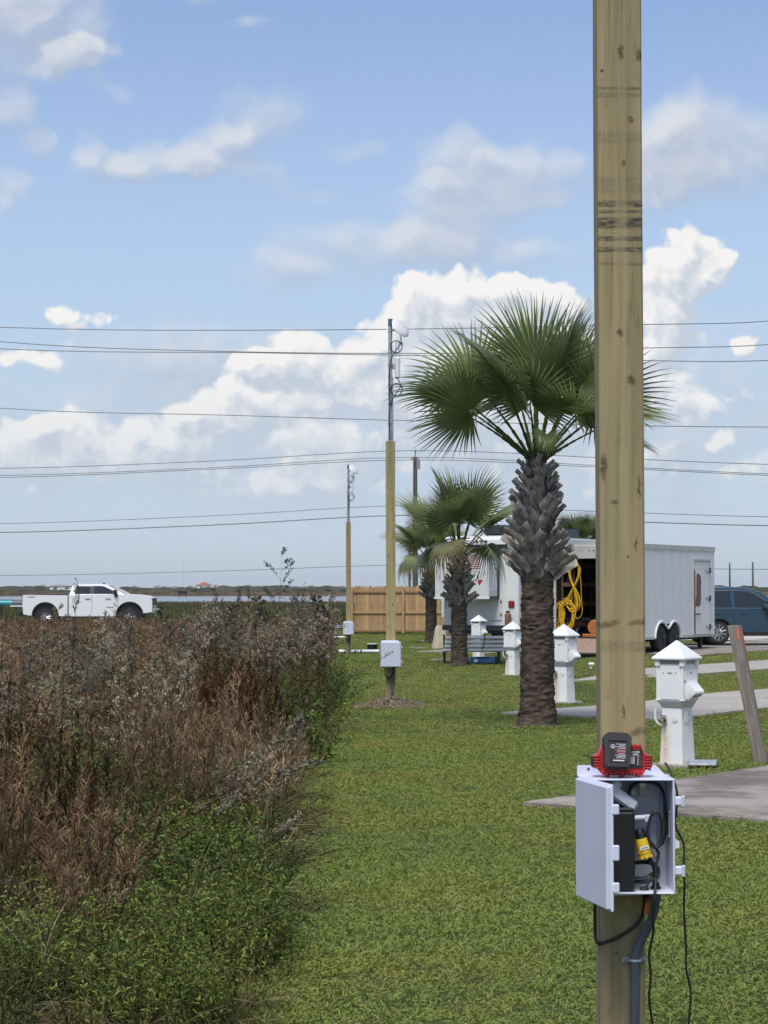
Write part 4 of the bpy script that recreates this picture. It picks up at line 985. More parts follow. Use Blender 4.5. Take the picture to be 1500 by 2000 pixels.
for sx in (-1, 1):
    for k in range(5): MB().cbox((sx * .078, -.0315, .030 + k * .0085), (.020, .010, .0048), .0015).build('cooling_rib', m_red, body)
    MB().cbox((sx * .0885, 0, .046), (.006, .05, .034), .002).build('end_cap', m_dk, body)
for k in range(4): MB().cbox((.018 + .0125 * k, -.024, .0935), (.006, .02, .010), .0015).build('top_fin', m_red, body)
for k in range(11): MB().cbox((-.058 + k * .0118, -.030, .013), (.0072, .012, .011), .0015).build('foot_rib', m_red, body)
for sx in (-.045, .0, .052): MB().cbox((sx, 0, .005), (.014, .055, .010), .002).build('foot', m_red, body)
MB().cbox((.0, -.002, .008), (.09, .05, .006), .002).build('base_plate', m_dk, body)
pn = MB().cbox((.036, -.0315, .056), (.050, .004, .056), .001).build('label_panel', m_dk, CH)
cr = MB(); cr.box((.0195, -.0342, .074), (.008, .0008, .0085)); cr.build('logo_square', m_red, pn)
MB().box((.0195, -.035, .074), (.0056, .0008, .0018)).build('logo_cross', m_pwhite, pn); MB().box((.0195, -.0354, .074), (.0018, .0008, .0058)).build('logo_cross', m_pwhite, pn)
inst('lettering', text_mesh('PORTER', .0070, m_pwhite, True), pn, (.0405, -.0340, .0768), (R(90), 0, 0)); inst('lettering', text_mesh('CABLE', .0070, m_pwhite, True), pn, (.0385, -.0340, .0708), (R(90), 0, 0))
MB().box((.036, -.0342, .066), (.036, .0006, .0008)).build('rule', m_pwhite, pn)
for k in range(4):
    zz = .060 - .0066 * k
    MB().box((.047, -.0342, zz), (.0022, .0006, .0042)).build('print_mark', m_pwhite, pn); MB().box((.0545, -.0342, zz), (.007, .0006, .0007)).build('print_rule', m_pgrey, pn)
MB().box((.030, -.0342, .052), (.016, .0006, .022)).build('print_block', m_pgrey, pn)
# the battery pushed into the charger, leaning back a little
BT = MB().prism([(-.040, -.044), (-.036, -.050), (.036, -.050), (.040, -.044), (.039, .008), (.0425, .014), (.0425, .040), (.034, .049), (.026, .052), (-.026, .052), (-.034, .049), (-.0425, .040), (-.0425, .014), (-.039, .008)], -.022, .022, 'y').build('battery', m_dk, CH)
BT.location = (-.018, -.040, .082); BT.rotation_euler = (R(-14), R(2), 0)
MB().cbox((0, -.0235, .0285), (.056, .004, .006), .001).build('battery_slot', m_hole, BT)
MB().cbox((0, -.004, -.050), (.07, .044, .012), .003).build('battery_foot', m_dk, BT)
lp_ = MB().box((.003, -.0226, -.010), (.052, .0012, .060)).build('battery_label', m_black, BT)
rowz = .014
for r_, wds in enumerate([(.9,), (.55,), (.95,), (.7, ), (1.0,), (.8,), (.95,), (.6,), (1.0,), (.75,), (.9,)]):
    z_ = .016 - .0042 * r_; w_ = .034 * wds[0]
    MB().box((.009 + (.034 - w_) * .3, -.0235, z_), (w_, .0006, .0021)).build('print_line', m_pred if r_ in (4, 6) else m_pgrey, lp_)
MB().tube([(-.0145 + .006 * math.cos(a), -.0236, .0085 + .006 * math.sin(a)) for a in np.linspace(0, 2 * math.pi, 17)[:-1]], .0008, 4, closed=True).build('round_mark', m_pwhite, lp_)
MB().add([(-.0175, -.0236, .006), (-.0115, -.0236, .006), (-.0145, -.0236, .0115)], [(0, 1, 2)]).build('triangle_mark', m_pwhite, lp_, 0)
for k in range(9): MB().box((-.012 + .0038 * k, -.0236, -.034), (.0029, .0006, .0034)).build('print_letter', m_pwhite, lp_)

# ---------------------------------------------------------------- second and third post with masts
m_bluecap = pm('blue_cap', (.06, .12, .22), .5); m_dish = pm('dish_white', (.70, .70, .72), .4, var=.03)
def mast_post(X, Y, Hw, Hm, mpost, lab, s):
    z0 = gzf(X, Y)
    p = thing('wooden_post', lab['post'], 'post', (X, Y, z0)); post_mesh(MB(), W1, Hw).build('timber', mpost, p, 30)
    mz = z0 + Hw
    m = thing('mast', lab['mast'], 'mast', (X - .005, Y, mz))
    h = Hm - Hw
    MB().cyl((0, 0, -.01), (.0, 0, h - .1), .031, n=14).build('pipe', m_steel, m); MB().cyl((0, 0, h - .105), (0, 0, h), .034, n=14).build('end_cap', m_bluecap, m)
    MB().cyl((.032, -.02, 0), (.028, -.02, h * .52), .016, n=10).build('brace_pipe', m_steel, m)
    for q in (.02, .14, .3, .37, .46, .52, .62, .72): MB().lathe([(.039, h * q), (.039, h * q + .012)], 12).build('band', m_screw, m)
    dsh = thing('dish_antenna', lab['dish'], 'antenna', (X - .005, Y, mz + h - .17))
    MB().cyl((-.05, 0, 0), (.10, 0, 0), .012, n=8).build('arm', m_steel, dsh); MB().lathe([(.037, -.02), (.037, .02)], 12).build('clamp', m_steel, dsh)
    MB().lathe([(.02, -.03), (.10, -.012), (.155, .012), (.165, .022), (.15, .040), (.09, .056), (.02, .062)], 24).build('dish', m_dish, dsh, 60, loc=(.135, 0, .02), rot=(R(55), R(22), R(35)))
    ap = thing('access_point', lab['ap'], 'radio', (X + .10, Y - .02, mz + h * .60))
    MB().cbox((0, 0, 0), (.085, .06, .33), .025).build('body', m_dish, ap)
    for sx in (-.02, .022): MB().cyl((sx, 0, .15), (sx, 0, .40), .0085, .007, n=8).build('antenna', m_dish, ap)
    MB().cbox((-.055, 0, .02), (.04, .04, .08), .006).build('bracket', m_steel, ap)
    def loopc(zc, label, entry):
        pts = [entry] + [Vector((.085 + .085 * math.cos(a), -.05, zc + .09 * math.sin(a))) for a in np.linspace(.6, .6 + 4 * math.pi, 25)] + [Vector((-.01, -.045, zc - .25)), Vector((-.012, -.045, max(.02, zc - .9)))]
        pts = [q + Vector((X, Y, mz)) for q in pts]; return cable('mast_cable', label, pts, .0075, sp=3, n=6)
    loopc(h - .42, lab['c1'], Vector((.15, -.03, h - .26))); loopc(h * .42, lab['c2'], Vector((.10, -.03, h * .52)))
    e = enclosure(lab['box'], X + .0015, Y - W1 / 2 - .001, z0 + .60 * s, False, 'white equipment boxes on the posts')
    bz = z0 + .60 * s
    cable('conduit', lab['conduit'], [Vector((X + .06, Y - .10, bz)), Vector((X + .055, Y - .10, bz - .08)), Vector((X + .03, Y - .09, bz - .2)), Vector((X + .022, Y - .088, bz - .3)), Vector((X + .022, Y - .088, z0 - .02))], .017, m_cond, cat='conduit')
    cable('drip_loop_cable', lab['loop'], [Vector((X + .035, Y - .09, bz)), Vector((X + .03, Y - .095, bz - .1)), Vector((X - .01, Y - .085, bz - .18)), Vector((X - .055, Y - .082, bz - .17)), Vector((X - .082, Y - .06, bz - .12)), Vector((X - .084, Y, bz))], .008)
    return p
mast_post(P(763, 1380, 30.2).x, 30.2, P(763, 862, 30.2).z - gzf(0, 30.2), P(763, 623, 30.2).z - gzf(0, 30.2), m_post2, dict(
    post='square treated pine post with mast standing in the dirt mound', mast='silver mast with blue cap on the middle post', dish='round white dish at the top of the nearer mast',
    ap='white radio with two rod antennas on the nearer mast', c1='black cable coil just under the nearer dish', c2='black cable coil below the two-rod radio of the nearer mast',
    box='closed white equipment box on the middle post', conduit='grey conduit under the closed box of the middle post', loop='black cable loop under the box of the middle post'), 1.)
mast_post(P(680.5, 1270, 60).x, 60.0, P(680.5, 1019, 60).z - gzf(-1, 60), P(680.5, 908, 60).z - gzf(-1, 60), m_post3, dict(
    post='farthest pine post with mast, left end of the wooden fence', mast='silver mast on the farthest post', dish='round white dish at the top of the farther, lower mast',
    ap='white radio on the farther, lower mast', c1='black cable coil under the farther dish', c2='black cable coil below the radio of the farther mast',
    box='closed white equipment box on the farthest post', conduit='grey conduit under the box of the farthest post', loop='black cable loop under the box of the farthest post'), .98)
# mound of dug earth with shell bits at the middle post
m_earth = pm('dug_earth', (.115, .085, .055), .95, var=.45, vs=30, bmp=.6, bs=60); m_bits = [pm('earth_bit_%d' % i, c, .9) for i, c in enumerate([(.5, .47, .42), (.22, .15, .1), (.33, .24, .17), (.1, .07, .05)])]
mx, my = P(763, 1380, 30.1).x, 30.1; md_ = thing('dirt_mound', 'heap of dug brown earth and shell bits round the middle post', 'dirt', (mx, my, gzf(mx, my)))
mb = MB(); rings = []
for i in range(9):
    t_ = i / 8; ring_ = []
    for k in range(28):
        a = 2 * math.pi * k / 28; r_ = (.48 + .12 * math.sin(a * 2 + 1) + .05 * math.sin(a * 5)) * (1 - t_) + .01; hh = .13 * math.sin(t_ * math.pi / 2) ** 1.3
        ring_.append((r_ * math.cos(a) * 1.05 - .02, r_ * math.sin(a) * .8, hh + .012 * rng.normal() * (t_ > 0) - (.03 if t_ == 0 else 0)))
    rings.append(ring_)
mb.loft(rings).build('heap', m_earth, md_, 0)
for mi, mm_ in enumerate(m_bits):
    mb = MB()
    for k in range(70 if mi else 45):
        a = rng.uniform(0, 6.28); q = rng.uniform(.1, 1.15) ; x_, y_ = .5 * q * math.cos(a), .40 * q * math.sin(a); z_ = .13 * math.sin(max(0, 1 - q) * math.pi / 2) ** 1.3
        mb.at((x_, y_, z_ + .008), tuple(rng.uniform(0, 3, 3))); s_ = rng.uniform(.008, .022); mb.box((0, 0, 0), (s_ * 1.6, s_, s_ * .7))
    o = mb.build('clod_mix', mm_, md_, 0); tag(o, kind='stuff')

# ---------------------------------------------------------------- palms
m_frond = vegmat('palm_leaf', (.85, .9, .85), (1.15, 1.1, 1.1), .42, .3)
def bark(name, a, b_, c_, sc=(9, 9, 26), cut=False):
    m, nt, b = newmat(name); c = coord(nt); n1 = noise(nt, vmul(nt, c, sc), 1.0, 6, .7); n2 = noise(nt, c, 5, 4, .6); n3 = noise(nt, vmul(nt, c, (60, 60, 90)), 1.0, 3, .6)
    k = mix(nt, n1.step(.3, .7), a, b_); k = mix(nt, n2.step(.5, .75) * .6, k, c_); k = mix(nt, n3.step(.62, .75) * .45, k, tuple(q * 2.2 for q in b_))
    if cut: k = mix(nt, sep(nt, c)[2].step(.31, .345), k, (.46, .41, .34))
    setin(nt, b.inputs['Base Color'], k); b.inputs['Roughness'].default_value = .95; b.inputs['Specular IOR Level'].default_value = .15
    bump(nt, b, n1 + n3 * .4, .8, .02); return m
m_trunk = bark('palm_trunk', (.040, .031, .024), (.125, .10, .078), (.075, .056, .042), (9, 9, 26)); m_trunk.node_tree.nodes
m_boot = bark('palm_boot', (.15, .136, .124), (.40, .372, .345), (.235, .205, .178), (30, 30, 9), True)
m_fib = bark('palm_fibre', (.045, .036, .03), (.10, .082, .068), (.06, .048, .04), (20, 20, 20))
m_pet = vegmat('palm_petiole', (.9, .95, .9), (1.1, 1.05, 1.0), .1, .7)
def frond_mesh(R_, nl, span, droop, fold, brown, arch):
    """one fan blade; hub at origin, axis +X, upper side +Z. Pleated leaflets, joined near the hub and free outside"""
    V, Fc, C = [], [], []; seg = 6
    for i in range(nl):
        u = (i + .5) / nl * 2 - 1; phi = u * math.radians(span); dphi = 2 * math.radians(span) / nl
        L = R_ * (.72 + .28 * math.cos(phi * .75)) * rng.uniform(.93, 1.05); r0 = .03
        side0 = rng.normal() * .03; dr = droop * rng.uniform(.5, 1.6); br = brown * rng.uniform(.3, 1.4)
        gsh = rng.uniform(.85, 1.12)
        for k in range(seg + 1):
            t = k / seg; r = r0 + (L - r0) * t
            w = min(dphi * r * 1.02, dphi * .40 * R_) * (1 if t < .45 else (1 - ((t - .45) / .55)) ** 1.05) + .0015
            a = phi + side0 * t * t
            ca, sa = math.cos(a), math.sin(a)
            z = fold * abs(math.sin(phi)) * r - arch * (r * max(0, ca)) ** 2 - dr * R_ * max(0, t - .5) ** 2 * 1.6
            px_, py_ = r * ca, r * sa; tx, ty = -sa, ca
            zr = w * .45
            V += [(px_ - tx * w / 2, py_ - ty * w / 2, z - zr), (px_, py_, z + zr * .4), (px_ + tx * w / 2, py_ + ty * w / 2, z - zr)]
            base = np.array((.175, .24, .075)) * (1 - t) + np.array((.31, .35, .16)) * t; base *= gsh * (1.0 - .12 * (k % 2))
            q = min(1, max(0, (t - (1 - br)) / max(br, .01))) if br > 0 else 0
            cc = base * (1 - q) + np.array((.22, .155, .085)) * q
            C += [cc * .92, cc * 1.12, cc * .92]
            if k:
                o = (i * (seg + 1) + k) * 3
                Fc += [(o - 3, o - 2, o + 1, o), (o - 2, o - 1, o + 2, o + 1)]
    return np_mesh('frond', np.array(V), np.array(Fc), np.array(C), m_frond)
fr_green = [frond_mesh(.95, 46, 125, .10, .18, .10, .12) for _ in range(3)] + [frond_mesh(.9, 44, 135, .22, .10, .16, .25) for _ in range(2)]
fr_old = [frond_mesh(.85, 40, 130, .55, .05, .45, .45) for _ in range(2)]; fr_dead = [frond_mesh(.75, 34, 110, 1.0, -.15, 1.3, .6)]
def boot_mesh():
    """a cut leaf base: a curved strap, hollow on its inner face, ragged at the cut"""
    L = .39; rings = []; n = 7
    for i in range(n):
        t = i / (n - 1); w = .080 - .016 * t + .012 * math.sin(t * 6); th = .020 - .006 * t; x = .02 * t + .085 * t * t
        z = L * t * (1 - .12 * t); j = .006 * rng.normal()
        rings.append([(x + j + dx, y, z + dz) for dx, y, dz in ((0, -w, 0), (th * 1.3, -w * .55, .004), (th * 1.7, 0, 0), (th * 1.3, w * .55, .004), (0, w, 0), (-th * .15, w * .5, -.02 * (i == n - 1)), (-th * .05, 0, -.045 * (i == n - 1)), (-th * .15, -w * .5, -.02 * (i == n - 1)))])
    return MB().loft(rings).mesh('leaf_base', m_boot, 50)
boots = [boot_mesh() for _ in range(5)]
def pet_mesh(L):
    q = Ribs(); n = 8; t = np.linspace(0, 1, n + 1); p = np.stack([L * t, 0 * t, -.10 * L * t * t], 1)
    for sd_ in ((0, 1, 0), (0, .5, .86), (0, .5, -.86)):
        for k in range(n):
            w = .05 * (1 - t[k]) ** 1.5 + .020
            q.blades(p[k], p[k + 1] - p[k], np.linalg.norm(p[k + 1] - p[k]) * 1.03, w, 0, (.13, .17, .055), (.12, .16, .05), 1, tipw=.95, side=sd_)
    return q.mesh('petiole', m_pet)
pets = {k: pet_mesh(k) for k in (.55, .8, 1.05, 1.25)}
def palm(label, X, Y, Hlow, Hboot, r0, r1, rb, rt, fronds, s=1., seed=0, group=None):
    rs = np.random.default_rng(seed); z0 = gzf(X, Y)
    p = thing('palm_tree', label, 'palm', (X, Y, z0), group=group)
    # lower trunk, ringed with old leaf scars
    mb = MB(); rings = []; nz, na = 110, 40
    ring_ph = rs.uniform(0, 6, 40)
    for i in range(nz + 1):
        t = i / nz; z = -.1 + (Hlow + .15) * t; fl = .07 * math.exp(-max(0, z) * 7)
        r = r0 * (1 - t) + r1 * t + fl; sc_ = (z * 17) % 1.0; k_ = int(z * 17)
        ring_ = []
        for a_ in range(na):
            a = 2 * math.pi * a_ / na
            rr = r + .007 * (sc_ - .5) * (1 + 1.2 * math.sin(a * 3 + k_ * 2.4)) + .006 * math.sin(a * 5 + z * 9) + .005 * math.sin(a * 2 - z * 23) + .008 * rs.normal()
            ring_.append((rr * math.cos(a), rr * math.sin(a), z + .012 * math.sin(a * 2 + k_)))
        rings.append(ring_)
    mb.loft(rings).build('trunk', m_trunk, p, 80)
    mb = MB(); mb.lathe([(r1, Hlow - .05), (rb * .80, Hlow + .15), (rb * .86, Hlow + Hboot * .4), (rt * .95, Hlow + Hboot * .9), (rt * .7, Hlow + Hboot + .05), (.05, Hlow + Hboot + .12)], 20); mb.build('fibre_core', m_fib, p, 60)
    nb = int(Hboot / 1.46 * 120); ga = 2.39996
    for i in range(nb):
        t = (i + .5) / nb; z = Hlow - .02 + Hboot * t * .93; a = i * ga + rs.uniform(-.1, .1)
        r = (r1 * 1.0 * (1 - min(1, t / .15)) + rb * .80 * min(1, t / .15)) if t < .15 else rb * .80 + (rt * .8 - rb * .80) * ((t - .15) / .85) ** 1.4
        tilt = R(19 - 15 * t + rs.uniform(-5, 7)); tw = R(rs.choice([-1, 1]) * rs.uniform(28, 52) * (1 - .25 * t))
        if t < .06: tilt += R(14)
        k = (1.0 - .34 * t) * rs.uniform(.85, 1.15)
        M = Matrix.Translation((r * math.cos(a) * .86, r * math.sin(a) * .86, z)) @ Matrix.Rotation(a, 4, 'Z') @ Matrix.Rotation(tw, 4, 'X') @ Matrix.Rotation(tilt, 4, 'Y') @ Matrix.Scale(k, 4)
        o = inst('leaf_base', boots[rs.integers(5)], p); o.matrix_local = M
    zt = Hlow + Hboot
    for (azd, eld, pl, bend, roll, kind, fs) in fronds:
        L = min(pets, key=lambda q: abs(q - pl)); a = R(azd); e = R(eld)
        M = Matrix.Translation((.05 * math.cos(a), .05 * math.sin(a), zt - .04)) @ Matrix.Rotation(a, 4, 'Z') @ Matrix.Rotation(-e, 4, 'Y')
        mm_ = {'g': fr_green, 'o': fr_old, 'd': fr_dead}[kind]
        o = inst('frond', mm_[rs.integers(len(mm_))], p)
        # blade hub at the petiole's end, its axis bent outward from the petiole
        Mo = M @ Matrix.Translation((L * s, 0, -.10 * L * s)) @ Matrix.Rotation(R(bend), 4, 'Y') @ Matrix.Rotation(R(roll), 4, 'X') @ Matrix.Scale(fs * s, 4); o.matrix_local = Mo
        q = inst('petiole', pets[L], o); q.matrix_local = Mo.inverted() @ M @ Matrix.Scale(s, 4)
    return p
# azimuth (0 = right, 90 = away, 270 = towards the camera), elevation, petiole length, bend of the blade, roll, kind, size
NEAR = [(190, 46, 1.25, 26, 25, 'g', 1.0), (170, 60, 1.25, 20, -70, 'g', 1.05), (205, 40, 1.05, 36, 60, 'g', .92), (222, 66, 1.05, 12, -30, 'g', 1.1),
        (268, 84, 1.05, 4, 0, 'g', 1.15), (302, 76, 1.05, 6, 25, 'g', 1.12), (255, 66, .8, 14, -15, 'g', 1.05), (95, 84, 1.25, 4, 10, 'g', 1.1), (60, 74, 1.05, 12, 20, 'g', 1.05), (125, 74, 1.05, 14, -35, 'g', 1.05),
        (350, 54, 1.05, 26, -55, 'g', 1.05), (12, 44, 1.05, 36, 30, 'g', 1.0), (338, 68, 1.05, 12, 65, 'g', 1.08), (20, 70, 1.05, 10, -65, 'g', 1.05), (0, 36, .8, 50, 5, 'g', .9),
        (150, 40, 1.05, 40, -20, 'g', .92), (312, 48, .8, 36, -20, 'g', .95), (280, 40, .55, 95, 0, 'g', .32)]
def ring_fronds(seed, n_up, n_out, n_old, size):
    rs = np.random.default_rng(seed); L = []
    for i in range(n_up): L.append((360 * i / n_up + rs.uniform(-20, 20), rs.uniform(74, 88), rs.choice([1.05, 1.25]), rs.uniform(0, 10), rs.uniform(-60, 60), 'g', size * rs.uniform(.95, 1.08)))
    for i in range(n_out): L.append((360 * (i + .5) / n_out + rs.uniform(-16, 16), rs.uniform(50, 70), rs.choice([1.05, 1.25]), rs.uniform(12, 30), rs.uniform(-50, 50), 'g', size * rs.uniform(.9, 1.02)))
    for i in range(n_old): L.append((360 * (i + .25) / n_old + rs.uniform(-25, 25), rs.uniform(22, 42), .8, rs.uniform(50, 75), rs.uniform(-30, 30), 'o' if i % 3 else 'd', size * rs.uniform(.85, 1.0)))
    return L
palm('nearest and tallest palm, its booted trunk left of the near post', P(1050, 1420, 25.4).x, 25.4, 1.86, 1.46, .205, .195, .275, .14, NEAR, 1.0, 3)
palm('middle palm standing in front of the camper, green fan crown', P(897, 1298, 51.5).x, 51.5, 1.55, 1.22, .20, .19, .27, .16, ring_fronds(11, 7, 7, 5, 1.15), 1.02, 5)
palm('third palm beside the fence end, drooping half-brown crown', P(842, 1250, 73).x, 73.0, 1.62, 1.02, .20, .19, .30, .19, ring_fronds(23, 6, 7, 7, 1.12), 1.05, 9)
palm('far palm showing only its crown above the cargo trailer', P(1128, 1150, 88).x, 88.0, 2.0, .9, .2, .19, .28, .18, ring_fronds(31, 7, 9, 6, 1.0), 1.1, 12)
# bare earth at the foot of the near palm
q = MB(); cx_, cy_ = P(1050, 1420, 25.4).x, 25.4
ring_ = [((.26 + .07 * math.sin(a * 3 + 1) + .05 * math.sin(a * 7)) * math.cos(a) * (1.9 if math.cos(a) < 0 else 1), (.25 + .06 * math.sin(a * 4) + .04 * math.sin(a * 9)) * math.sin(a) * .85) for a in np.linspace(0, 2 * math.pi, 41)[:-1]]
q.prism(ring_, 0, .010, 'z')
o = q.build('bare_soil', m_earth if 'm_earth' in globals() else m_fib, None, 0, loc=(cx_, cy_, gzf(cx_, cy_) + .004)); tag(o, kind='structure')

# ---------------------------------------------------------------- power pedestals
def ped_white(name):
    m, nt, b = newmat(name); c = coord(nt); x, y, z = sep(nt, c)
    n1 = noise(nt, c, 7, 4, .6)
    k = mix(nt, n1.step(.3, .7), (.74, .745, .74), (.80, .80, .79))
    # rust washed down from the tap, and splash dirt at the foot: real stains on the paint
    run = (1.0 - ((x + .068 + (noise(nt, vmul(nt, c, (3, 3, 9)), 1.0, 3) - .5) * .02).abs()).step(.006, .028)) * (1.0 - z.step(.38, .42)) * ((y + .05)._m('LESS_THAN', 0.0))
    soft = (1.0 - ((x + .075).abs()).step(.02, .09)) * (1.0 - z.step(.25, .4)) * ((y + .05)._m('LESS_THAN', 0.0)) * .35
    k = mix(nt, (run * noise(nt, c, 25, 4, .7).step(.2, .6) * .75).max(soft), k, (.50, .34, .10))
    k = mix(nt, (1.0 - z.step(.0, .10)) * noise(nt, c, 18, 5, .7).step(.45, .75) * .7, k, (.38, .26, .12))
    setin(nt, b.inputs['Base Color'], k); b.inputs['Roughness'].default_value = .42; return m
m_pedw = ped_white('pedestal_white'); m_pedg = pm('pedestal_grey', (.50, .50, .48), .5, var=.08); m_lens = pm('pedestal_lens', (.38, .34, .28), .25, var=.2)
m_capw = pm('pedestal_cap', (.79, .80, .81), .35, var=.03); m_brass = pm('tap_metal', (.20, .17, .14), .4, .8, var=.3, vs=40); m_cbase = concrete('pedestal_base', (.36, .34, .30), .4); m_green = pm('sticker_green', (.08, .16, .06), .6)
def sqr(s, z, dy=0): h = s / 2; return [(-h, -h + dy, z), (h, -h + dy, z), (h, h + dy, z), (-h, h + dy, z)]
def pedestal(label, X, Y, rz, s=1.0):
    p = thing('power_pedestal', label, 'pedestal', (X, Y, gzf(X, Y) + .035), rz, 'white power pedestals along the camp sites'); p.scale = (s, s, s)
    MB().cbox((.02, 0, -.06), (.40, .40, .12), .01).build('concrete_base', m_cbase, p)
    MB().loft([sqr(.246, .0), sqr(.242, .02), sqr(.206, .526)]).build('column', m_pedw, p, 20)
    MB().loft([sqr(.20, .526), sqr(.215, .530), sqr(.272, .592), sqr(.272, .598)]).build('collar', m_pedg, p, 20)
    MB().loft([sqr(.270, .598), sqr(.276, .600), sqr(.276, .94), sqr(.262, .945)]).build('head', m_pedw, p, 20)
    MB().loft([sqr(.250, .945), sqr(.250, .985)]).build('light_band', m_lens, p, 20)
    MB().loft([sqr(.30, .985), sqr(.345, .985), sqr(.352, .992), sqr(.352, 1.004), sqr(.345, 1.010), sqr(.10, 1.125), sqr(.02, 1.165), sqr(.004, 1.168)]).build('cap', m_capw, p, 20)
    MB().loft([sqr(.30, .982), sqr(.34, .984)]).build('cap_under_trim', m_pedg, p, 20)  # thin grey trim plate on the underside of the cap
    for sx in (-1, 1):
        for sy in (-1, 1):
            MB().cbox((sx * .132, sy * .132, .955), (.048, .048, .062), .004).build('corner_bracket', m_pedw, p)
            MB().cbox((sx * .138, sy * .138, .77), (.016, .016, .33), .003).build('corner_strip', m_pedw, p)
            MB().cbox((sx * .136, sy * .136, .603), (.034, .034, .010), .003).build('corner_foot', m_pedw, p)
    for k in range(4):
        if k == 1: continue
        a = k * math.pi / 2; M_ = (0, 0, a)
        pn_ = MB().cbox((0, -.140, .765), (.20, .007, .315), .003).build('panel', m_pedw, p, rot=M_)
        for sx in (-.066, .066): MB().lathe([(.0055, 0), (.0055, .002), (.003, .004)], 8).build('bolt', m_hole, pn_, loc=(sx, -.1435, .862), rot=(R(90), 0, 0))
        st = MB().lathe([(.022, 0), (.022, .0012)], 16).build('sticker', m_lbl if 'm_lbl' in globals() else m_capw, pn_, loc=(0, -.1435, .858), rot=(R(90), 0, 0))
        MB().box((0, .002, .0016), (.052, .010, .0008)).build('sticker_band', m_green, st)
    # outlet hood on the right-hand face
    h_ = MB().loft([[(-.115, 0, .90), (.115, 0, .90), (.115, -.006, .90), (-.115, -.006, .90)], [(-.115, 0, .80), (.115, 0, .80), (.115, -.012, .80), (-.115, -.012, .80)],
                    [(-.10, 0, .775), (.10, 0, .775), (.092, -.024, .775), (-.092, -.024, .775)], [(-.098, 0, .68), (.098, 0, .68), (.088, -.105, .69), (-.088, -.105, .69)],
                    [(-.098, 0, .665), (.098, 0, .665), (.086, -.108, .672), (-.086, -.108, .672)], [(-.09, 0, .61), (.09, 0, .61), (.08, -.03, .61), (-.08, -.03, .61)]]).build('outlet_hood', m_pedw, p, 25, loc=(.138, 0, 0), rot=(0, 0, R(90)))
    for sx in (-.045, .045): MB().cbox((sx, -.070, .641), (.05, .05, .004), .001).build('outlet_slot', m_hole, h_, rot=(R(0), 0, 0))
    st = MB().lathe([(.016, 0), (.016, .0012)], 12).build('sticker', m_capw, h_, loc=(0, -.0095, .86), rot=(R(90), 0, 0)); MB().box((0, .002, .0016), (.034, .009, .0008)).build('sticker_band', m_green, st)
    # water tap and hose hook on the left-hand face
    tp = MB().tube(spline([(-.068, -.108, .415), (-.068, -.150, .418), (-.068, -.172, .405), (-.068, -.178, .375)], 4), .013, 10).build('tap', m_brass, p)
    MB().lathe([(.020, 0), (.026, .008), (.026, .018), (.012, .026)], 12).build('tap_body', m_brass, tp, loc=(-.068, -.125, .418), rot=(R(90), 0, 0)); MB().cbox((-.068, -.150, .452), (.07, .008, .010), .002).build('tap_handle', m_brass, tp)
    MB().tube(spline([(-.098, -.115, .36), (-.120, -.150, .375), (-.145, -.165, .42), (-.145, -.168, .50), (-.14, -.168, .515)], 5), [.012] * 21, 6).build('hose_hook', m_pedw, p)
    MB().lathe([(.030, 0), (.030, .002)], 18).build('knockout', m_pedw, p, loc=(.035, -.112, .42), rot=(R(90), 0, 0))
    MB().cbox((.1165, -.03, .44), (.004, .09, .10), .001).build('access_cover', m_pedw, p)
    for zz in (.47, .41, .33): MB().lathe([(.0045, 0), (.0045, .002)], 8).build('bolt', m_hole, p, loc=(.118 + (.47 - zz) * .035, .01, zz), rot=(0, R(90), 0))
    return p
def gpos(px, py): q = G(px, py); return q.x, q.y
x, y = gpos(1321, 1497); pedestal('largest white power pedestal with rust streak under its tap, right of the near post', x, y, R(-37), 1.0)
x, y = gpos(1101, 1374); pedestal('white power pedestal half hidden by the nearest palm trunk, on its right', x, y, R(-36))
x, y = gpos(1001, 1320); pedestal('white power pedestal just left of the nearest palm trunk', x, y, R(-36))
pedestal('farthest white power pedestal, behind the stacked tubes', P(935, 1288, 56.5).x, 56.5, R(-36))
m_mcover = pm('steel_cover', (.5, .52, .54), .35, .6, var=.35, vs=14)
x, y = gpos(1370, 1500); t = thing('ground_cover_plate', 'spotted metal cover plate on the ground by the largest pedestal', 'cover', (x, y, gzf(x, y) + .05), R(-10)); MB().cbox((0, 0, 0), (.26, .5, .02), .004).build('plate', m_mcover, t); MB().cbox((0, 0, -.03), (.24, .48, .04), .004).build('frame', m_black, t)

# leaning weathered board with orange paint
m_grey_wood = pm('weathered_board', (.23, .20, .17), .9, var=.35, vs=5, bmp=.5, bs=40, stretch=(9, 9, .8), dirt=(.12, .085, .06)); m_opaint = pm('orange_paint', (.62, .12, .07), .7, var=.25, vs=20)
x, y = gpos(1484, 1492)
t = thing('leaning_post', 'weathered grey board leaning left with orange paint at its top', 'post', (x, y, gzf(x, y)), rot=(R(2), R(-10.3), R(-24)))
mb = MB(); rings = []
for i in range(9):
    z = -.15 + 1.5 * i / 8; j = .0025 * math.sin(i * 2.1); rings.append([(-.058 + j, -.042, z), (.058 + j, -.042, z), (.058 + j, .042, z), (-.058 + j, .042, z)])
rings[-1] = [(a, b_, c_ + (.02 if a < 0 else .0)) for a, b_, c_ in rings[-1]]
mb.loft(rings).build('board', m_grey_wood, t, 0)
MB().box((.0592, .012, 1.24), (.002, .035, .20)).build('orange_mark', m_opaint, t); MB().box((.030, -.0428, 1.27), (.02, .002, .12)).build('orange_mark', m_opaint, t)

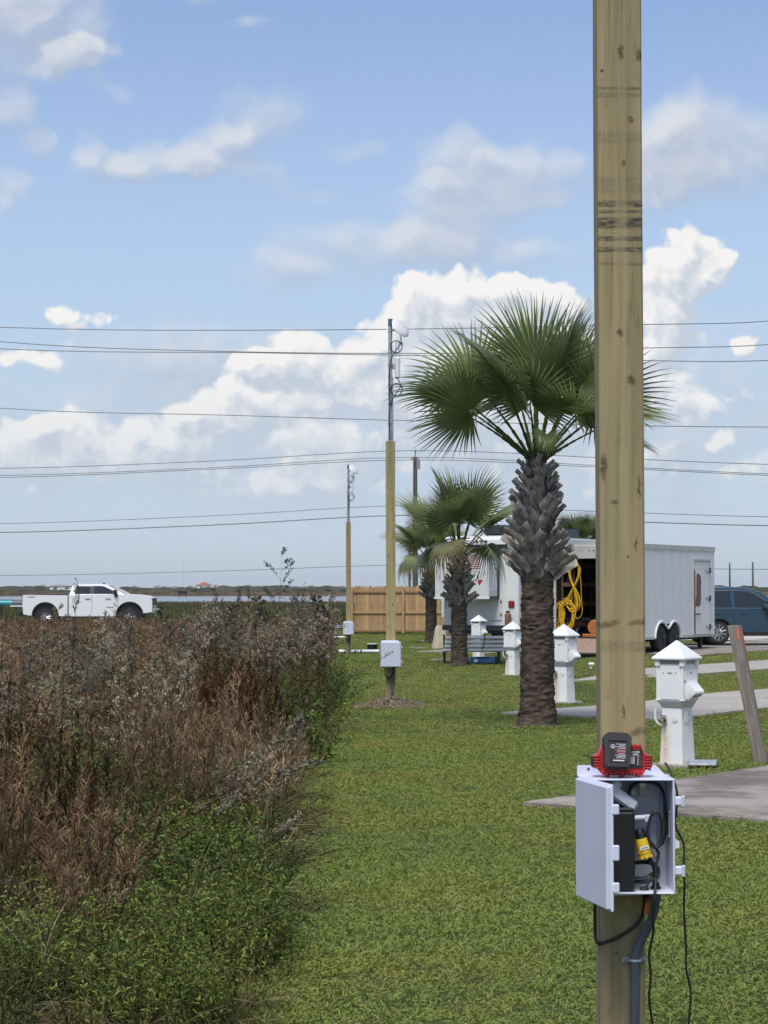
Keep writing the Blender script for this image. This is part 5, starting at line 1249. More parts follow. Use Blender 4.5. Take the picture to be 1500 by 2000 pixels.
# ---------------------------------------------------------------- wooden fence, every picket its own board
def fence_wood(name, base):
    m, nt, b = newmat(name); c = coord(nt); oi = nt.nodes.new('ShaderNodeObjectInfo'); rnd = S(nt, oi.outputs['Random'])
    cc = vadd(nt, c, comb(nt, rnd * 17, rnd * 9, rnd * 31)); n1 = noise(nt, vmul(nt, cc, (45, 45, 2.2)), 1.0, 4, .6); kn = voro(nt, vmul(nt, cc, (8, 1, 2.4)), 1.0)
    k = mix(nt, rnd, tuple(q * .78 for q in base), tuple(q * 1.22 for q in base)); k = mix(nt, n1.step(.45, .75) * .4, k, tuple(q * .55 for q in base)); k = mix(nt, 1.0 - kn.step(.05, .16), k, (.10, .05, .025))
    setin(nt, b.inputs['Base Color'], k); b.inputs['Roughness'].default_value = .85; bump(nt, b, n1, .3, .004); return m
m_fence = fence_wood('fence_cedar', (.42, .265, .125)); m_rail = fence_wood('fence_rail', (.36, .225, .115))
FYd = 85.0; fx0 = P(685, 1200, FYd).x; fx1 = 4.2
fn = thing('wooden_fence', 'tan wooden privacy fence between the farthest post and the third palm', 'fence', (fx0, FYd, gzf(0, FYd) + .06))
pk = MB().prism([(-.071, 0), (.071, 0), (.071, 1.88), (.045, 1.93), (-.045, 1.93), (-.071, 1.88)], 0, .018, 'y').mesh('picket', m_fence, 0)
npk = int((fx1 - fx0) / .149)
for i in range(npk): inst('picket', pk, fn, (.075 + i * .149, .05 + .004 * (i % 2), rng.uniform(-.012, .012)), (0, R(rng.uniform(-.3, .3)), 0), (1, 1, rng.uniform(.99, 1.01)))
for zz in (1.66, .80, .05): MB().cbox(((fx1 - fx0) / 2, .022, zz + .045), (fx1 - fx0, .04, .09), .004).build('rail', m_rail, fn)
for xx in (.04, 2.17, 4.5): MB().cbox((xx, -.045, .95), (.09, .09, 1.92), .004).build('fence_post', m_rail, fn)

# ---------------------------------------------------------------- small things on the grass
m_tube = pm('galvanised_tube', (.62, .63, .59), .5, .0, var=.35, vs=9, stretch=(1, 6, 6), dirt=(.2, .17, .13)); m_blue = pm('tool_case_blue', (.035, .13, .24), .45, var=.25, vs=8)
sx0, sy0 = P(866, 1285, 53.2).x, 53.2; zg = gzf(sx0 + .8, sy0)
rowsz = [.34, .44, .55, .66]
for r_, zz in enumerate(rowsz):
    for k in range(3):
        o = MB().tube([(0, 0, 0), (1.72 - .03 * r_, .25, 0)], .047, 10).build('metal_tube', m_tube); o.location = (sx0 + .02 * (k + r_), sy0 + .10 * k, zg + zz)
        tag(o, ['tube in the bottom row', 'tube in the second row from below', 'tube in the third row from below', 'tube in the top row'][r_] + ' of the grey tube stack, ' + ['front one', 'middle one', 'rear one'][k], 'tube', 'grey tubes stacked by the middle palm')
        for xe in (.02, 1.02, 1.70 - .03 * r_):
            q = MB().lathe([(.051, -.012), (.051, .012)], 10, axis='x').build('coupling', m_black if xe == 1.02 else m_tube, o); q.location = (xe, .25 * xe / 1.7, 0)
t = thing('tube_rack', 'dark rack holding the stacked grey tubes', 'rack', (sx0, sy0, zg))
for xx in (.03, 1.45): MB().box((xx, .36 + .2 * xx / 1.7, .36), (.05, .04, .76)).build('upright', m_black, t); MB().box((xx, .16 + .2 * xx / 1.7, .265), (.08, .5, .05)).build('bearer', m_black, t); MB().box((xx, .0, .13), (.06, .06, .26)).build('leg', m_black, t)
t = thing('tool_case', 'blue tool case lying in the grass under the tube stack', 'tool case', (P(945, 1287, 53.0).x, 52.9, gzf(2.7, 53.0)), R(6))
MB().cbox((0, 0, .10), (.72, .34, .17), .02).build('case', m_blue, t); MB().cbox((-.05, -.172, .17), (.34, .012, .03), .004).build('handle', m_black, t); MB().box((-.24, -.172, .09), (.1, .006, .07)).build('label', m_capw, t); MB().cbox((.30, 0, .1), (.10, .345, .175), .012).build('end_cap', m_black, t)
m_plank = pm('grey_plank', (.30, .28, .24), .9, var=.3, vs=4, stretch=(1, 8, 8))
for i, (px, py, L, lab) in enumerate(((870, 1291, .8, 'short grey plank in the grass left of the middle palm'), (952, 1294, 1.6, 'long grey plank in the grass under the blue tool case'), (815, 1267, .55, 'thin pale strip lying in the grass near the third palm'))):
    x, y = gpos(px, py); o = MB().cbox((0, 0, .03), (L, .12, .05), .005).build('plank', m_plank); o.location = (x, y, gzf(x, y)); o.rotation_euler = (0, 0, R(4 + 7 * i)); tag(o, lab, 'plank')
m_pvc = pm('white_pvc', (.78, .79, .8), .35, var=.05)
x, y = gpos(700, 1276)
t = thing('pvc_pipe', 'white plastic pipe with dark bands lying in the grass by the farthest post', 'pipe', (x, y, gzf(x, y) + .06), R(3)); MB().tube([(-.58, 0, 0), (.62, 0, 0)], .05, 10).build('pipe', m_pvc, t)
for xx in (-.36, -.30, -.10, .08): MB().lathe([(.053, -.02), (.053, .02)], 10, axis='x').build('band', m_black, t, loc=(xx, 0, 0))
x, y = gpos(657, 1247); t = thing('pvc_pipe', 'thin white pipe on the grass left of the farthest post', 'pipe', (x, y, gzf(x, y) + .05), 0); MB().tube([(-1.2, 0, 0), (.4, 0, 0)], .035, 8).build('pipe', m_pvc, t)
x, y = gpos(727, 1270); t = thing('black_bucket', 'black tub with pale rim in the grass by the middle post', 'tub', (x, y, gzf(x, y)))
MB().lathe([(.13, .0), (.155, .02), (.165, .19), (.15, .195)], 18).build('tub', m_black, t); MB().lathe([(.165, .185), (.175, .19), (.175, .205), (.15, .21)], 18).build('rim', m_pvc, t)
x, y = gpos(1153, 1306); t = thing('white_valve', 'small white plastic fitting standing in the grass left of the near post', 'fitting', (x, y, gzf(x, y)))
MB().lathe([(.03, 0), (.03, .08), (.045, .085), (.05, .11), (.03, .13)], 12).build('riser', m_pvc, t); MB().lathe([(.035, -.06), (.04, 0), (.035, .06)], 10, axis='x').build('tee', m_pvc, t, loc=(.01, -.02, .10))
m_tarp = pm('beige_cover', (.52, .47, .36), .9, var=.15, vs=6, bmp=.4, bs=12)
tx, ty = P(862, 1250, 66).x, 66.0; t = thing('beige_cover', 'draped beige cover standing beside the camper and the third palm', 'cover', (tx, ty, gzf(tx, ty)))
rings = []
for i in range(8):
    u_ = i / 7; rings.append([((.20 + .10 * (1 - u_)) * math.cos(a) * (1 + .10 * math.sin(a * 5 + i * .3)) * (1 if u_ < .9 else .8), (.2 + .06 * (1 - u_)) * math.sin(a) * (1 + .10 * math.sin(a * 5)), .74 * u_) for a in np.linspace(0, 2 * math.pi, 25)[:-1]])
MB().loft(rings).build('drape', m_tarp, t, 60)
m_pebble = pm('shell_bits', (.62, .6, .55), .8, var=.3); mb = MB()
x0, y0 = gpos(845, 1253)
for k in range(70):
    mb.at((x0 + rng.uniform(-.45, .75), y0 - .3 + rng.normal() * .12, gzf(x0, y0) + .02), tuple(rng.uniform(0, 3, 3))); s_ = rng.uniform(.02, .05); mb.box((0, 0, 0), (s_ * 1.4, s_, s_ * .7))
tag(mb.build('shell_bits', m_pebble, None, 0), 'white shell bits scattered at the foot of the third palm', None, kind='stuff')

# ---------------------------------------------------------------- vehicles: shared pieces
m_tyre = pm('tyre_rubber', (.018, .018, .019), .8, var=.2, vs=20); m_alloy = pm('alloy_rim', (.50, .51, .52), .3, .85); m_rimblk = pm('black_rim', (.02, .02, .022), .35, .3)
m_glass = glassmat('tinted_glass'); m_trim = pm('black_trim', (.015, .015, .016), .5); m_chrome = pm('chrome', (.65, .65, .66), .15, 1.0, var=.02); m_redl = pm('red_lamp', (.22, .012, .012), .25); m_lampc = glassmat('head_lamp', (.35, .36, .38), .1)
def wheel(parent, x, y, r, w, rim, axis='y', spokes=6, rr=.66):
    t = MB().lathe([(r * .60, -w / 2), (r * .92, -w / 2), (r, -w * .32), (r, w * .32), (r * .92, w / 2), (r * .60, w / 2)], 28, axis=axis).build('tyre', m_tyre, parent, 40, loc=(x, y, r))
    R_ = MB().lathe([(r * rr, -w * .42), (r * rr, w * .42)], 24, axis=axis).build('wheel_well_disc', m_trim, t, 40)
    for sg in (-1, 1):
        mb = MB(); mb.tube([((r * rr * .97) * math.cos(a), sg * w * .44, (r * rr * .97) * math.sin(a)) if axis == 'y' else (sg * w * .44, (r * rr * .97) * math.cos(a), (r * rr * .97) * math.sin(a)) for a in np.linspace(0, 2 * math.pi, 25)[:-1]], r * .045, 6, closed=True)
        for k in range(spokes):
            a = 2 * math.pi * k / spokes + .3; p1 = (r * .12 * math.cos(a), r * .12 * math.sin(a)); p2 = (r * rr * .95 * math.cos(a), r * rr * .95 * math.sin(a))
            mb.tube([(p1[0], sg * w * .46, p1[1]), (p2[0], sg * w * .44, p2[1])] if axis == 'y' else [(sg * w * .46, p1[0], p1[1]), (sg * w * .44, p2[0], p2[1])], r * .075, 5)
        mb.lathe([(r * .17, sg * w * .40), (r * .16, sg * w * .50)], 12, axis=axis); mb.build('rim', rim, t, 40)
    return t
def arc(cx, cz, r, a0, a1, n): return [(cx + r * math.cos(R(a)), cz + r * math.sin(R(a))) for a in np.linspace(a0, a1, n)]
def pillow(mb, prof, w, ins=(.05, .018, 0.), offs=(0, .05, .14)):
    """side profile given body across its width, edges rounded in"""
    cx = sum(p[0] for p in prof) / len(prof); cz = sum(p[1] for p in prof) / len(prof); rings = []
    ys = [(-w / 2 + o, i) for o, i in zip(offs, ins)] + [(w / 2 - o, i) for o, i in reversed(list(zip(offs, ins)))]
    for y, i in ys: rings.append([(cx + (p[0] - cx) * (1 - i * .25), y, cz + (p[1] - cz) * (1 - i)) for p in prof])
    return mb.loft(rings)

# ---------------------------------------------------------------- white pickup with a kayak in its bed
def paint(name, col, rough=.25):
    m, nt, b = newmat(name); c = coord(nt); n1 = noise(nt, c, 2.5, 4, .6)
    setin(nt, b.inputs['Base Color'], mix(nt, n1, tuple(q * .94 for q in col), col)); b.inputs['Roughness'].default_value = rough; b.inputs['Coat Weight'].default_value = .6; b.inputs['Coat Roughness'].default_value = .08
    k = noise(nt, vmul(nt, c, (1, 1, 3)), 4, 4, .6).step(.5, .8); setin(nt, b.inputs['Roughness'], k * .2 + rough); return m
m_pwht = paint('pickup_white', (.74, .75, .76)); TY = 96.0
pk_ = thing('pickup_truck', 'white crew-cab pickup truck parked on the road beyond the brown field', 'pickup', (P(166, 1200, TY).x, TY, gzf(-14, TY) + .04), 0)
W_ = 2.0
bed = [(-2.76, .98), (-2.76, 1.44), (-2.70, 1.47), (-.66, 1.45), (-.66, .46), (-1.04, .46)] + arc(-1.70, .50, .58, 0, 180, 12)[1:] + [(-2.50, .50), (-2.72, .55)]
b_ = pillow(MB(), bed, W_, (.03, .01, 0)).build('bed', m_pwht, pk_, 30)
MB().box((-1.70, 0, 1.462), (2.02, W_ - .28, .02)).build('bed_opening', m_trim, b_); MB().box((-1.70, -W_ / 2 + .10, 1.475), (2.05, .10, .02)).build('bed_rail_cap', m_trim, b_); MB().box((-1.70, W_ / 2 - .10, 1.475), (2.05, .10, .02)).build('bed_rail_cap', m_trim, b_)
cab = [(-.64, .45), (-.64, 1.47), (2.05, 1.50), (2.55, 1.47), (2.95, 1.42), (3.16, 1.34), (3.24, 1.22), (3.27, .95), (3.25, .66), (2.90, .60)] + arc(2.21, .50, .60, 8, 172, 12) + [(1.55, .44)]
c_ = pillow(MB(), cab, W_, (.035, .012, 0)).build('cab', m_pwht, pk_, 30)
rf = [(-.60, 1.44), (-.50, 1.86), (-.38, 1.93), (-.1, 1.955), (.9, 1.955), (1.15, 1.92), (2.05, 1.47)]
gh = MB().loft([[(x, -.93 + max(0, z - 1.44) * .36, z) for x, z in rf], [(x, -.70, z) for x, z in [(a, b2 + (.012 if b2 > 1.8 else 0)) for a, b2 in rf]], [(x, .70, z) for x, z in [(a, b2 + (.012 if b2 > 1.8 else 0)) for a, b2 in rf]], [(x, .93 - max(0, z - 1.44) * .36, z) for x, z in rf]]).build('roof', m_pwht, pk_, 30)
def side_pane(name, pts, m, parent, sgn, base_y, z0, slope, off=.006):
    v = [(x, sgn * (base_y - (z - z0) * slope + off), z) for x, z in pts]; n = len(v); v2 = [(a, b3 - sgn * .02, c3) for a, b3, c3 in v]
    return MB().add(v + v2, [tuple(range(n)), tuple(range(2 * n - 1, n - 1, -1))] + [(i, (i + 1) % n, n + (i + 1) % n, n + i) for i in range(n)]).build(name, m, parent, 0)
for sg in (-1, 1):
    side_pane('window', [(-.34, 1.50), (.36, 1.50), (.36, 1.86), (-.28, 1.86)], m_glass, gh, sg, .93, 1.44, .36); side_pane('window', [(.56, 1.50), (1.62, 1.50), (1.58, 1.58), (1.02, 1.84), (.90, 1.87), (.56, 1.87)], m_glass, gh, sg, .93, 1.44, .36); side_pane('window_pillar', [(.36, 1.50), (.56, 1.50), (.56, 1.87), (.36, 1.86)], m_trim, gh, sg, .93, 1.44, .36, .004)
    mr = MB().cbox((1.55, sg * 1.06, 1.58), (.16, .22, .24), .03).build('mirror', m_trim, c_); MB().cbox((1.60, sg * .99, 1.42), (.12, .10, .12), .02).build('mirror_arm', m_trim, mr); MB().box((1.465, sg * 1.06, 1.6), (.01, .14, .1)).build('mirror_glass', m_lampc, mr)
    for xx in (.06, 1.02): MB().cbox((xx + .2, sg * (W_ / 2 + .012), 1.27), (.24, .03, .045), .01).build('door_handle', m_chrome, c_)
    for xx in (-.62, .46, 1.66): MB().box((xx, sg * (W_ / 2 - .006), .98), (.012, .02, .95)).build('door_gap', m_trim, c_)
    MB().box((.5, sg * (W_ / 2 - .03), .43), (2.1, .14, .07)).build('side_step', m_trim, c_); MB().box((1.32, sg * (W_ / 2 + .004), .88), (.36, .01, .035)).build('badge', m_chrome, c_); MB().box((-2.35, sg * (W_ / 2 - .004), 1.36), (.34, .012, .04)).build('decal', m_redl, b_)
    MB().cbox((-2.76, sg * (W_ / 2 - .10), 1.26), (.07, .18, .34), .02).build('tail_light', m_redl, b_); MB().cbox((3.12, sg * (W_ / 2 - .16), 1.24), (.26, .30, .11), .03).build('headlight', m_lampc, c_); MB().cbox((3.20, sg * (W_ / 2 - .2), .98), (.14, .3, .22), .03).build('lower_lamp', m_trim, c_)
    for wx in (-1.70, 2.21): wheel(pk_, wx, sg * (W_ / 2 - .17), .40, .27, m_alloy, 'y', 12, .66)
    for cx3, rr3 in ((-1.70, .60), (2.21, .62)): MB().tube([(cx3 + rr3 * math.cos(R(a)), sg * (W_ / 2 - .005), .50 + rr3 * math.sin(R(a))) for a in np.linspace(0, 180, 14)], .035, 6).build('wheel_arch_trim', m_trim, pk_)
for cx3 in (-1.70, 2.21): MB().lathe([(.56, -W_ / 2 + .10), (.56, W_ / 2 - .10)], 20, (cx3, 0, .50), 'y').build('wheel_housing', m_trim, pk_)
MB().add([(2.04, -.86, 1.50), (2.04, .86, 1.50), (1.18, .72, 1.925), (1.18, -.72, 1.925)], [(0, 1, 2, 3)]).build('windscreen', m_glass, gh, 0); MB().add([(-.615, -.80, 1.52), (-.615, .80, 1.52), (-.525, .70, 1.84), (-.525, -.70, 1.84)], [(0, 1, 2, 3)]).build('rear_window', m_glass, gh, 0)
MB().cbox((3.25, 0, 1.13), (.08, 1.35, .36), .03).build('grille', m_trim, c_); MB().cbox((3.29, 0, .72), (.22, 1.96, .20), .05).build('front_bumper', m_chrome, c_); MB().cbox((-2.80, 0, .62), (.30, 1.9, .24), .04).build('rear_bumper', m_trim, b_)
MB().cbox((-3.06, 0, .93), (.62, 1.55, .06), .02).build('tailgate', m_pwht, b_); MB().box((.3, 0, .55), (5.2, 1.6, .3)).build('underbody', m_trim, pk_); MB().cbox((.88, 0, 1.99), (.10, .12, .07), .02).build('roof_aerial', m_trim, gh)
for xx in (-.2, .15): MB().box((xx + 2.3, .35, 1.492), (.3, .25, .02)).build('hood_scoop', m_trim, c_)
m_teal = pm('kayak_teal', (.10, .42, .44), .35, var=.15, vs=3, stretch=(.4, 2, 2)); m_kgrey = pm('kayak_grey', (.11, .13, .145), .4)
ky = thing('kayak', 'teal kayak sticking out over the lowered pickup tailgate', 'kayak', (pk_.location.x - 2.75, TY, pk_.location.z + 1.12))
def kring(x, w, h, zc): return [(x, w * math.cos(a), zc + (h * math.sin(a) if math.sin(a) < 0 else h * .55 * math.sin(a))) for a in np.linspace(0, 2 * math.pi, 17)[:-1]]
MB().loft([kring(-3.0, .03, .04, .12), kring(-2.6, .2, .15, .05), kring(-1.7, .36, .2, .0), kring(-.6, .38, .2, 0)]).build('hull', m_teal, ky, 60); MB().loft([kring(-.6, .383, .203, 0), kring(.3, .36, .19, 0), kring(1.0, .25, .16, .03), kring(1.5, .03, .04, .1)]).build('bow', m_kgrey, ky, 60)
MB().tube([(-1.9, -.3, .09), (-1.2, -.33, .10), (-.5, -.33, .10)], .015, 6).build('grab_rail', m_trim, ky)
t = thing('kayak_support', 'dark T-shaped post under the kayak at the left edge', 'support', (P(3, 1200, TY).x, TY, gzf(-17, TY) + .04)); MB().box((0, 0, .42), (.07, .07, .84)).build('post', m_trim, t); MB().box((0, 0, .87), (.08, .9, .06)).build('crossbar', m_trim, t)

# ---------------------------------------------------------------- enclosed cargo trailer, rear ramp down
m_tw = pm('trailer_white', (.74, .75, .76), .32, var=.04, vs=2, dirt=(.5, .48, .44), dirt_amt=.15); m_talu = pm('trailer_trim', (.55, .535, .50), .45, .3, var=.12); m_inside = pm('trailer_inside_shade', (.022, .021, .02), .9, var=.4); m_shelf = pm('shelf_wood_shaded', (.11, .055, .027), .8, var=.3, vs=8)  # interior shade put into the near-black lining and the darkened shelf wood
m_rampw = pm('ramp_wood', (.30, .21, .15), .9, var=.3, vs=5, stretch=(6, 1, 1), dirt=(.14, .11, .09)); m_ycord = pm('yellow_cord', (.70, .44, .025), .5, var=.12); m_rust = pm('rust_patch', (.20, .125, .09), .9, var=.45, vs=18)
tl = thing('cargo_trailer', 'white enclosed cargo trailer with its rear open, behind the near post', 'trailer', (5.435, 52.975, .03), R(-30))
hw_, Lt, zb, zt_ = 1.15, 5.6, .34, 2.80
ax1, ax2 = 1.72, 2.62
side = [(0, zb)] + [(0, zt_), (Lt, zt_), (Lt, zb)]
low = arc(ax2, .34, .42, 0, 112, 10) + arc(ax1, .34, .42, 68, 180, 10)
sideprof = [(0, zb), (0, zt_), (Lt, zt_), (Lt, zb)] + low
for sg in (1, -1):
    sw = MB().prism(sideprof, sg * hw_, sg * (hw_ - .03), 'x').build('side_wall', m_tw if sg > 0 else m_tw, tl, 0)
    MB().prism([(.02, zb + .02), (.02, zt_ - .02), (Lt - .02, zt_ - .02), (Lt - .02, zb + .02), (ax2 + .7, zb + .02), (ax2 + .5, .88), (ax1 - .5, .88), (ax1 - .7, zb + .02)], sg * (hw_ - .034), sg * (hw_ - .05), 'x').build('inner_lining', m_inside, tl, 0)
    for yy in np.arange(.62, Lt, .62):
        MB().box((sg * (hw_ + .0015), float(yy), (zb + zt_) / 2 + .25), (.003, .012, zt_ - zb - .55)).build('panel_seam', m_talu, sw)
        if sg > 0:
            for zz in np.arange(.95, 2.6, .18): MB().box((hw_ + .003, float(yy) + .03, float(zz)), (.006, .014, .014)).build('rivet', m_talu, sw)
    MB().box((sg * (hw_ + .004), Lt / 2, zt_ - .05), (.03, Lt + .04, .13)).build('roof_trim', m_talu, tl); MB().box((sg * (hw_ + .004), (ax2 + .47 + Lt) / 2, zb + .03), (.025, Lt - ax2 - .47, .07)).build('sill_trim', m_talu, tl)
    MB().box((sg * (hw_ + .004), (ax1 - .47) / 2, zb + .03), (.025, ax1 - .47, .07)).build('sill_trim', m_talu, tl)
    MB().tube([(sg * (hw_ + .006), y_, z_) for y_, z_ in arc(ax2, .34, .45, 2, 112, 10) + [((ax1 + ax2) / 2, .60)] + arc(ax1, .34, .45, 68, 178, 10)], .035, 6).build('fender_trim', m_tw, tl)
    MB().box((sg * (hw_ + .002), .28, .82), (.004, .5, .85)).build('stone_guard', m_talu, sw)
    for yy in (ax1, ax2): wheel(tl, sg * (hw_ - .10), yy, .345, .22, m_rimblk, 'x', 5, .66)
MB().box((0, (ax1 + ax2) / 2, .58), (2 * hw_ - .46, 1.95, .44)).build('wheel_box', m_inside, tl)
for k, yy in enumerate(np.linspace(0, Lt, 10)[:-1]): MB().loft([[(-hw_ - .01, float(yy), zt_ - .02), (0, float(yy), zt_ + .07), (hw_ + .01, float(yy), zt_ - .02), (hw_ + .01, float(yy), zt_ - .05), (-hw_ - .01, float(yy), zt_ - .05)], [(-hw_ - .01, float(yy) + Lt / 9 - .006, zt_ - .02), (0, float(yy) + Lt / 9 - .006, zt_ + .07), (hw_ + .01, float(yy) + Lt / 9 - .006, zt_ - .02), (hw_ + .01, float(yy) + Lt / 9 - .006, zt_ - .05), (-hw_ - .01, float(yy) + Lt / 9 - .006, zt_ - .05)]]).build('roof_panel', m_talu, tl, 0)
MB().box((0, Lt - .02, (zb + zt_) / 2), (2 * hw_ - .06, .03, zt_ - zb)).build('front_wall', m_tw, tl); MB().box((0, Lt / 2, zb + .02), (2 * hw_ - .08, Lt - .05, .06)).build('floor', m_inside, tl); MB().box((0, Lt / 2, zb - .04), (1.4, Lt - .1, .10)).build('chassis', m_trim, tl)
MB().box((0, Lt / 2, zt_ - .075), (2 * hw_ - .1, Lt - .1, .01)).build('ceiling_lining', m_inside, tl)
hd = MB().cbox((0, -.012, zt_ - .20), (2 * hw_ + .02, .05, .34), .01).build('rear_header', m_talu, tl)
for k in range(3): MB().lathe([(.02, 0), (.02, .012)], 8).build('marker_lamp', m_redl, hd, loc=(-.12 + .12 * k, -.038, zt_ - .16), rot=(R(90), 0, 0))
for sg in (-1, 1): MB().cbox((sg * (hw_ - .035), -.012, (zb + zt_) / 2 - .2), (.07, .05, zt_ - zb - .42), .006).build('rear_corner_post', m_talu, tl)
rp = MB().cbox((0, -1.02, .30), (2 * hw_ - .12, 2.05, .06), .01).build('ramp_door', m_rampw, tl, rot=(0, 0, 0)); rp.rotation_euler = (R(8.0), 0, 0); rp.location = (0, .03, .04)
MB().box((0, -2.05, .285), (2 * hw_ - .1, .14, .03)).build('ramp_flap', m_trim, rp)
# side door with torn skin
sdr = MB().cbox((hw_ + .010, 4.56, 1.67), (.025, 1.18, 1.98), .006).build('side_door', m_tw, tl)
MB().box((hw_ + .02, 4.56, 2.70), (.05, 1.24, .06)).build('drip_cap', m_talu, sdr); MB().box((hw_ + .018, 3.95, 1.67), (.04, .03, 2.0)).build('door_edge', m_talu, sdr); MB().box((hw_ + .018, 5.165, 1.67), (.04, .03, 2.0)).build('door_edge', m_talu, sdr); MB().box((hw_ + .018, 4.56, .67), (.04, 1.24, .03)).build('door_edge', m_talu, sdr)
sdr.location = (0, 0, -.26)
tp_ = [(4.10, 1.42), (4.12, 1.62), (4.16, 1.75), (4.18, 2.28), (4.24, 2.34), (4.50, 2.27), (4.54, 2.1), (4.50, 1.9), (4.53, 1.72), (4.48, 1.5), (4.36, 1.40), (4.22, 1.44)]
MB().prism(tp_, hw_ + .0225, hw_ + .0245, 'x').build('torn_patch', m_rust, sdr, 0)
MB().cbox((hw_ + .035, 4.02, 1.55), (.03, .035, 1.75), .006).build('lock_bar', m_brass, sdr); MB().cbox((hw_ + .05, 4.22, 1.22), (.025, .36, .035), .006).build('lock_handle', m_trim, sdr)
for zz in (.86, 1.65, 2.42): h2 = MB().cbox((hw_ + .035, 5.17, zz), (.03, .10, .14), .006).build('hinge', m_trim, sdr); MB().cbox((hw_ + .035, 4.98, zz), (.02, .26, .05), .006).build('hinge_strap', m_chrome, h2)
MB().cbox((.9, Lt - .5, .20), (.10, .10, .36), .01).build('jack_leg', m_trim, tl); MB().box((0, Lt + .7, .40), (.12, 1.5, .12)).build('tow_tongue', m_trim, tl)
# what hangs and stands inside the trailer (things of their own)
TM = Matrix.Translation(tl.location) @ Matrix.Rotation(R(-30), 4, 'Z')
def tin(x, y, z): return tuple(TM @ Vector((x, y, z)))
sh_ = thing('tool_shelf', 'wooden shelf rack along the left wall inside the trailer', 'shelf', tin(-.98, .2, zb + .05), R(-30))
for zz in (.30, .85, 1.35, 1.85): MB().cbox((.12, 1.0, zz), (.36, 1.9, .03), .004).build('shelf_board', m_shelf, sh_); MB().cbox((.30, 1.0, zz + .02), (.02, 1.9, .11), .004).build('shelf_lip', m_shelf, sh_); MB().cbox((.12, .04, zz + .02), (.36, .02, .11), .004).build('shelf_end', m_shelf, sh_)
for yy in (.06, 1.9):
    for xx in (-.04, .28): MB().box((xx, yy, 1.0), (.05, .05, 2.0)).build('shelf_upright', m_shelf, sh_)
for i, (zz, cc) in enumerate(((.42, (.05, .05, .06)), (.97, (.10, .03, .02)), (1.47, (.03, .04, .06)), (1.97, (.06, .05, .04)))):
    o = MB().cbox((0, 0, 0), (.26, .5, .2), .02).build('storage_bin', pm('bin_%d' % i, cc, .5)); o.location = tin(-.85, .62, zb + .05 + zz); o.rotation_euler = (0, 0, R(-30)); tag(o, 'dark bin on the %s shelf inside the trailer' % ('lowest', 'second', 'third', 'highest')[i], 'bin', 'bins on the trailer shelves'); MB().cbox((0, 0, .105), (.27, .51, .02), .006).build('lid', m_trim, o)
def cord_hank(name, label, cx, yy, zc, hw2, hh, turns, kind, seed):
    rs = np.random.default_rng(seed); t = thing(name, label, 'cord', tin(cx, yy, zc), R(-30), 'yellow cords hanging in the trailer')
    for k in range(turns):
        w2 = hw2 * rs.uniform(.7, 1.1); h2 = hh * rs.uniform(.82, 1.05); ph = rs.uniform(-.06, .06); yo = rs.uniform(-.05, .05); dz = rs.uniform(-.04, .03)
        n = 28; pts = []
        for i in range(n):
            a = 2 * math.pi * i / n
            if kind == 8: pts.append((w2 * math.sin(2 * a) * (1.0 if math.cos(a) > -.2 else 1.05) + ph * math.cos(a), yo + .02 * math.sin(a), h2 * math.cos(a) + dz))
            else: pts.append((w2 * math.sin(a) * (1 + .12 * math.sin(3 * a + seed + k)) + ph, yo, h2 * math.cos(a) + dz + .02 * math.sin(2 * a + k)))
        MB().tube(pts, .013, 6, closed=True).build('loop', m_ycord, t, 60)
    return t
cord_hank('cord_hank', 'long twisted yellow cord hank hanging from the trailer header', -.62, .10, 1.70, .15, .62, 7, 8, 4)
cord_hank('cord_hank', 'round bundled yellow cord hanging low in the trailer opening', -.80, .08, .98, .22, .38, 9, 0, 6); cord_hank('cord_hank', 'small yellow cord bundle at the left edge of the trailer opening', -1.02, .12, .92, .12, .36, 5, 0, 8)
cable('loose_cord', 'single thin yellow cord dangling right of the twisted hank', [Vector(tin(-.50, .08, 2.2)), Vector(tin(-.42, .08, 1.9)), Vector(tin(-.40, .08, 1.4)), Vector(tin(-.38, .08, 1.05)), Vector(tin(-.46, .08, .9)), Vector(tin(-.56, .08, .92)), Vector(tin(-.58, .08, 1.3)), Vector(tin(-.60, .08, 1.6))], .009, m_ycord, 6, 5, 'cord')
m_sawo = pm('saw_orange', (.42, .17, .05), .5, var=.2)
t = thing('chop_saw', 'orange power saw standing on the trailer floor', 'saw', tin(-.22, .45, zb + .055), R(-40)); MB().cbox((0, 0, .04), (.5, .36, .08), .01).build('base', m_sawo, t); MB().lathe([(.17, -.03), (.19, 0), (.17, .03)], 18, (0, 0, .26), 'y').build('blade_guard', m_sawo, t); MB().cyl((0, .02, .26), (0, .26, .28), .07, n=12).build('motor', m_trim, t); MB().tube(spline([(.1, 0, .38), (.22, 0, .46), (.34, 0, .42)], 4), .02, 8).build('handle', m_trim, t)
t = thing('spray_bottle', 'pale spray bottle on the right inner wall of the trailer', 'bottle', tin(-.05, .9, 1.75)); MB().lathe([(.05, 0), (.055, .02), (.055, .16), (.02, .22), (.02, .26)], 12).build('bottle', m_lampc, t); MB().cbox((-.03, 0, .29), (.12, .03, .05), .01).build('trigger_head', m_lampc, t)
for i, (xx, yy, cc) in enumerate(((.3, 1.4, (.05, .02, .015)), (.6, 1.0, (.03, .03, .04)), (-.1, 1.8, (.04, .04, .05)))):
    o = MB().cbox((0, 0, .2), (.4, .35, .4), .02).build('tool_box', pm('toolbox_%d' % i, cc, .5)); o.location = tin(xx, yy, zb + .055); tag(o, ('dark red', 'black', 'charcoal')[i] + ' tool box on the floor deep inside the trailer', 'tool box', 'tool boxes on the trailer floor'); MB().cbox((0, 0, .41), (.22, .04, .03), .008).build('handle', m_trim, o)

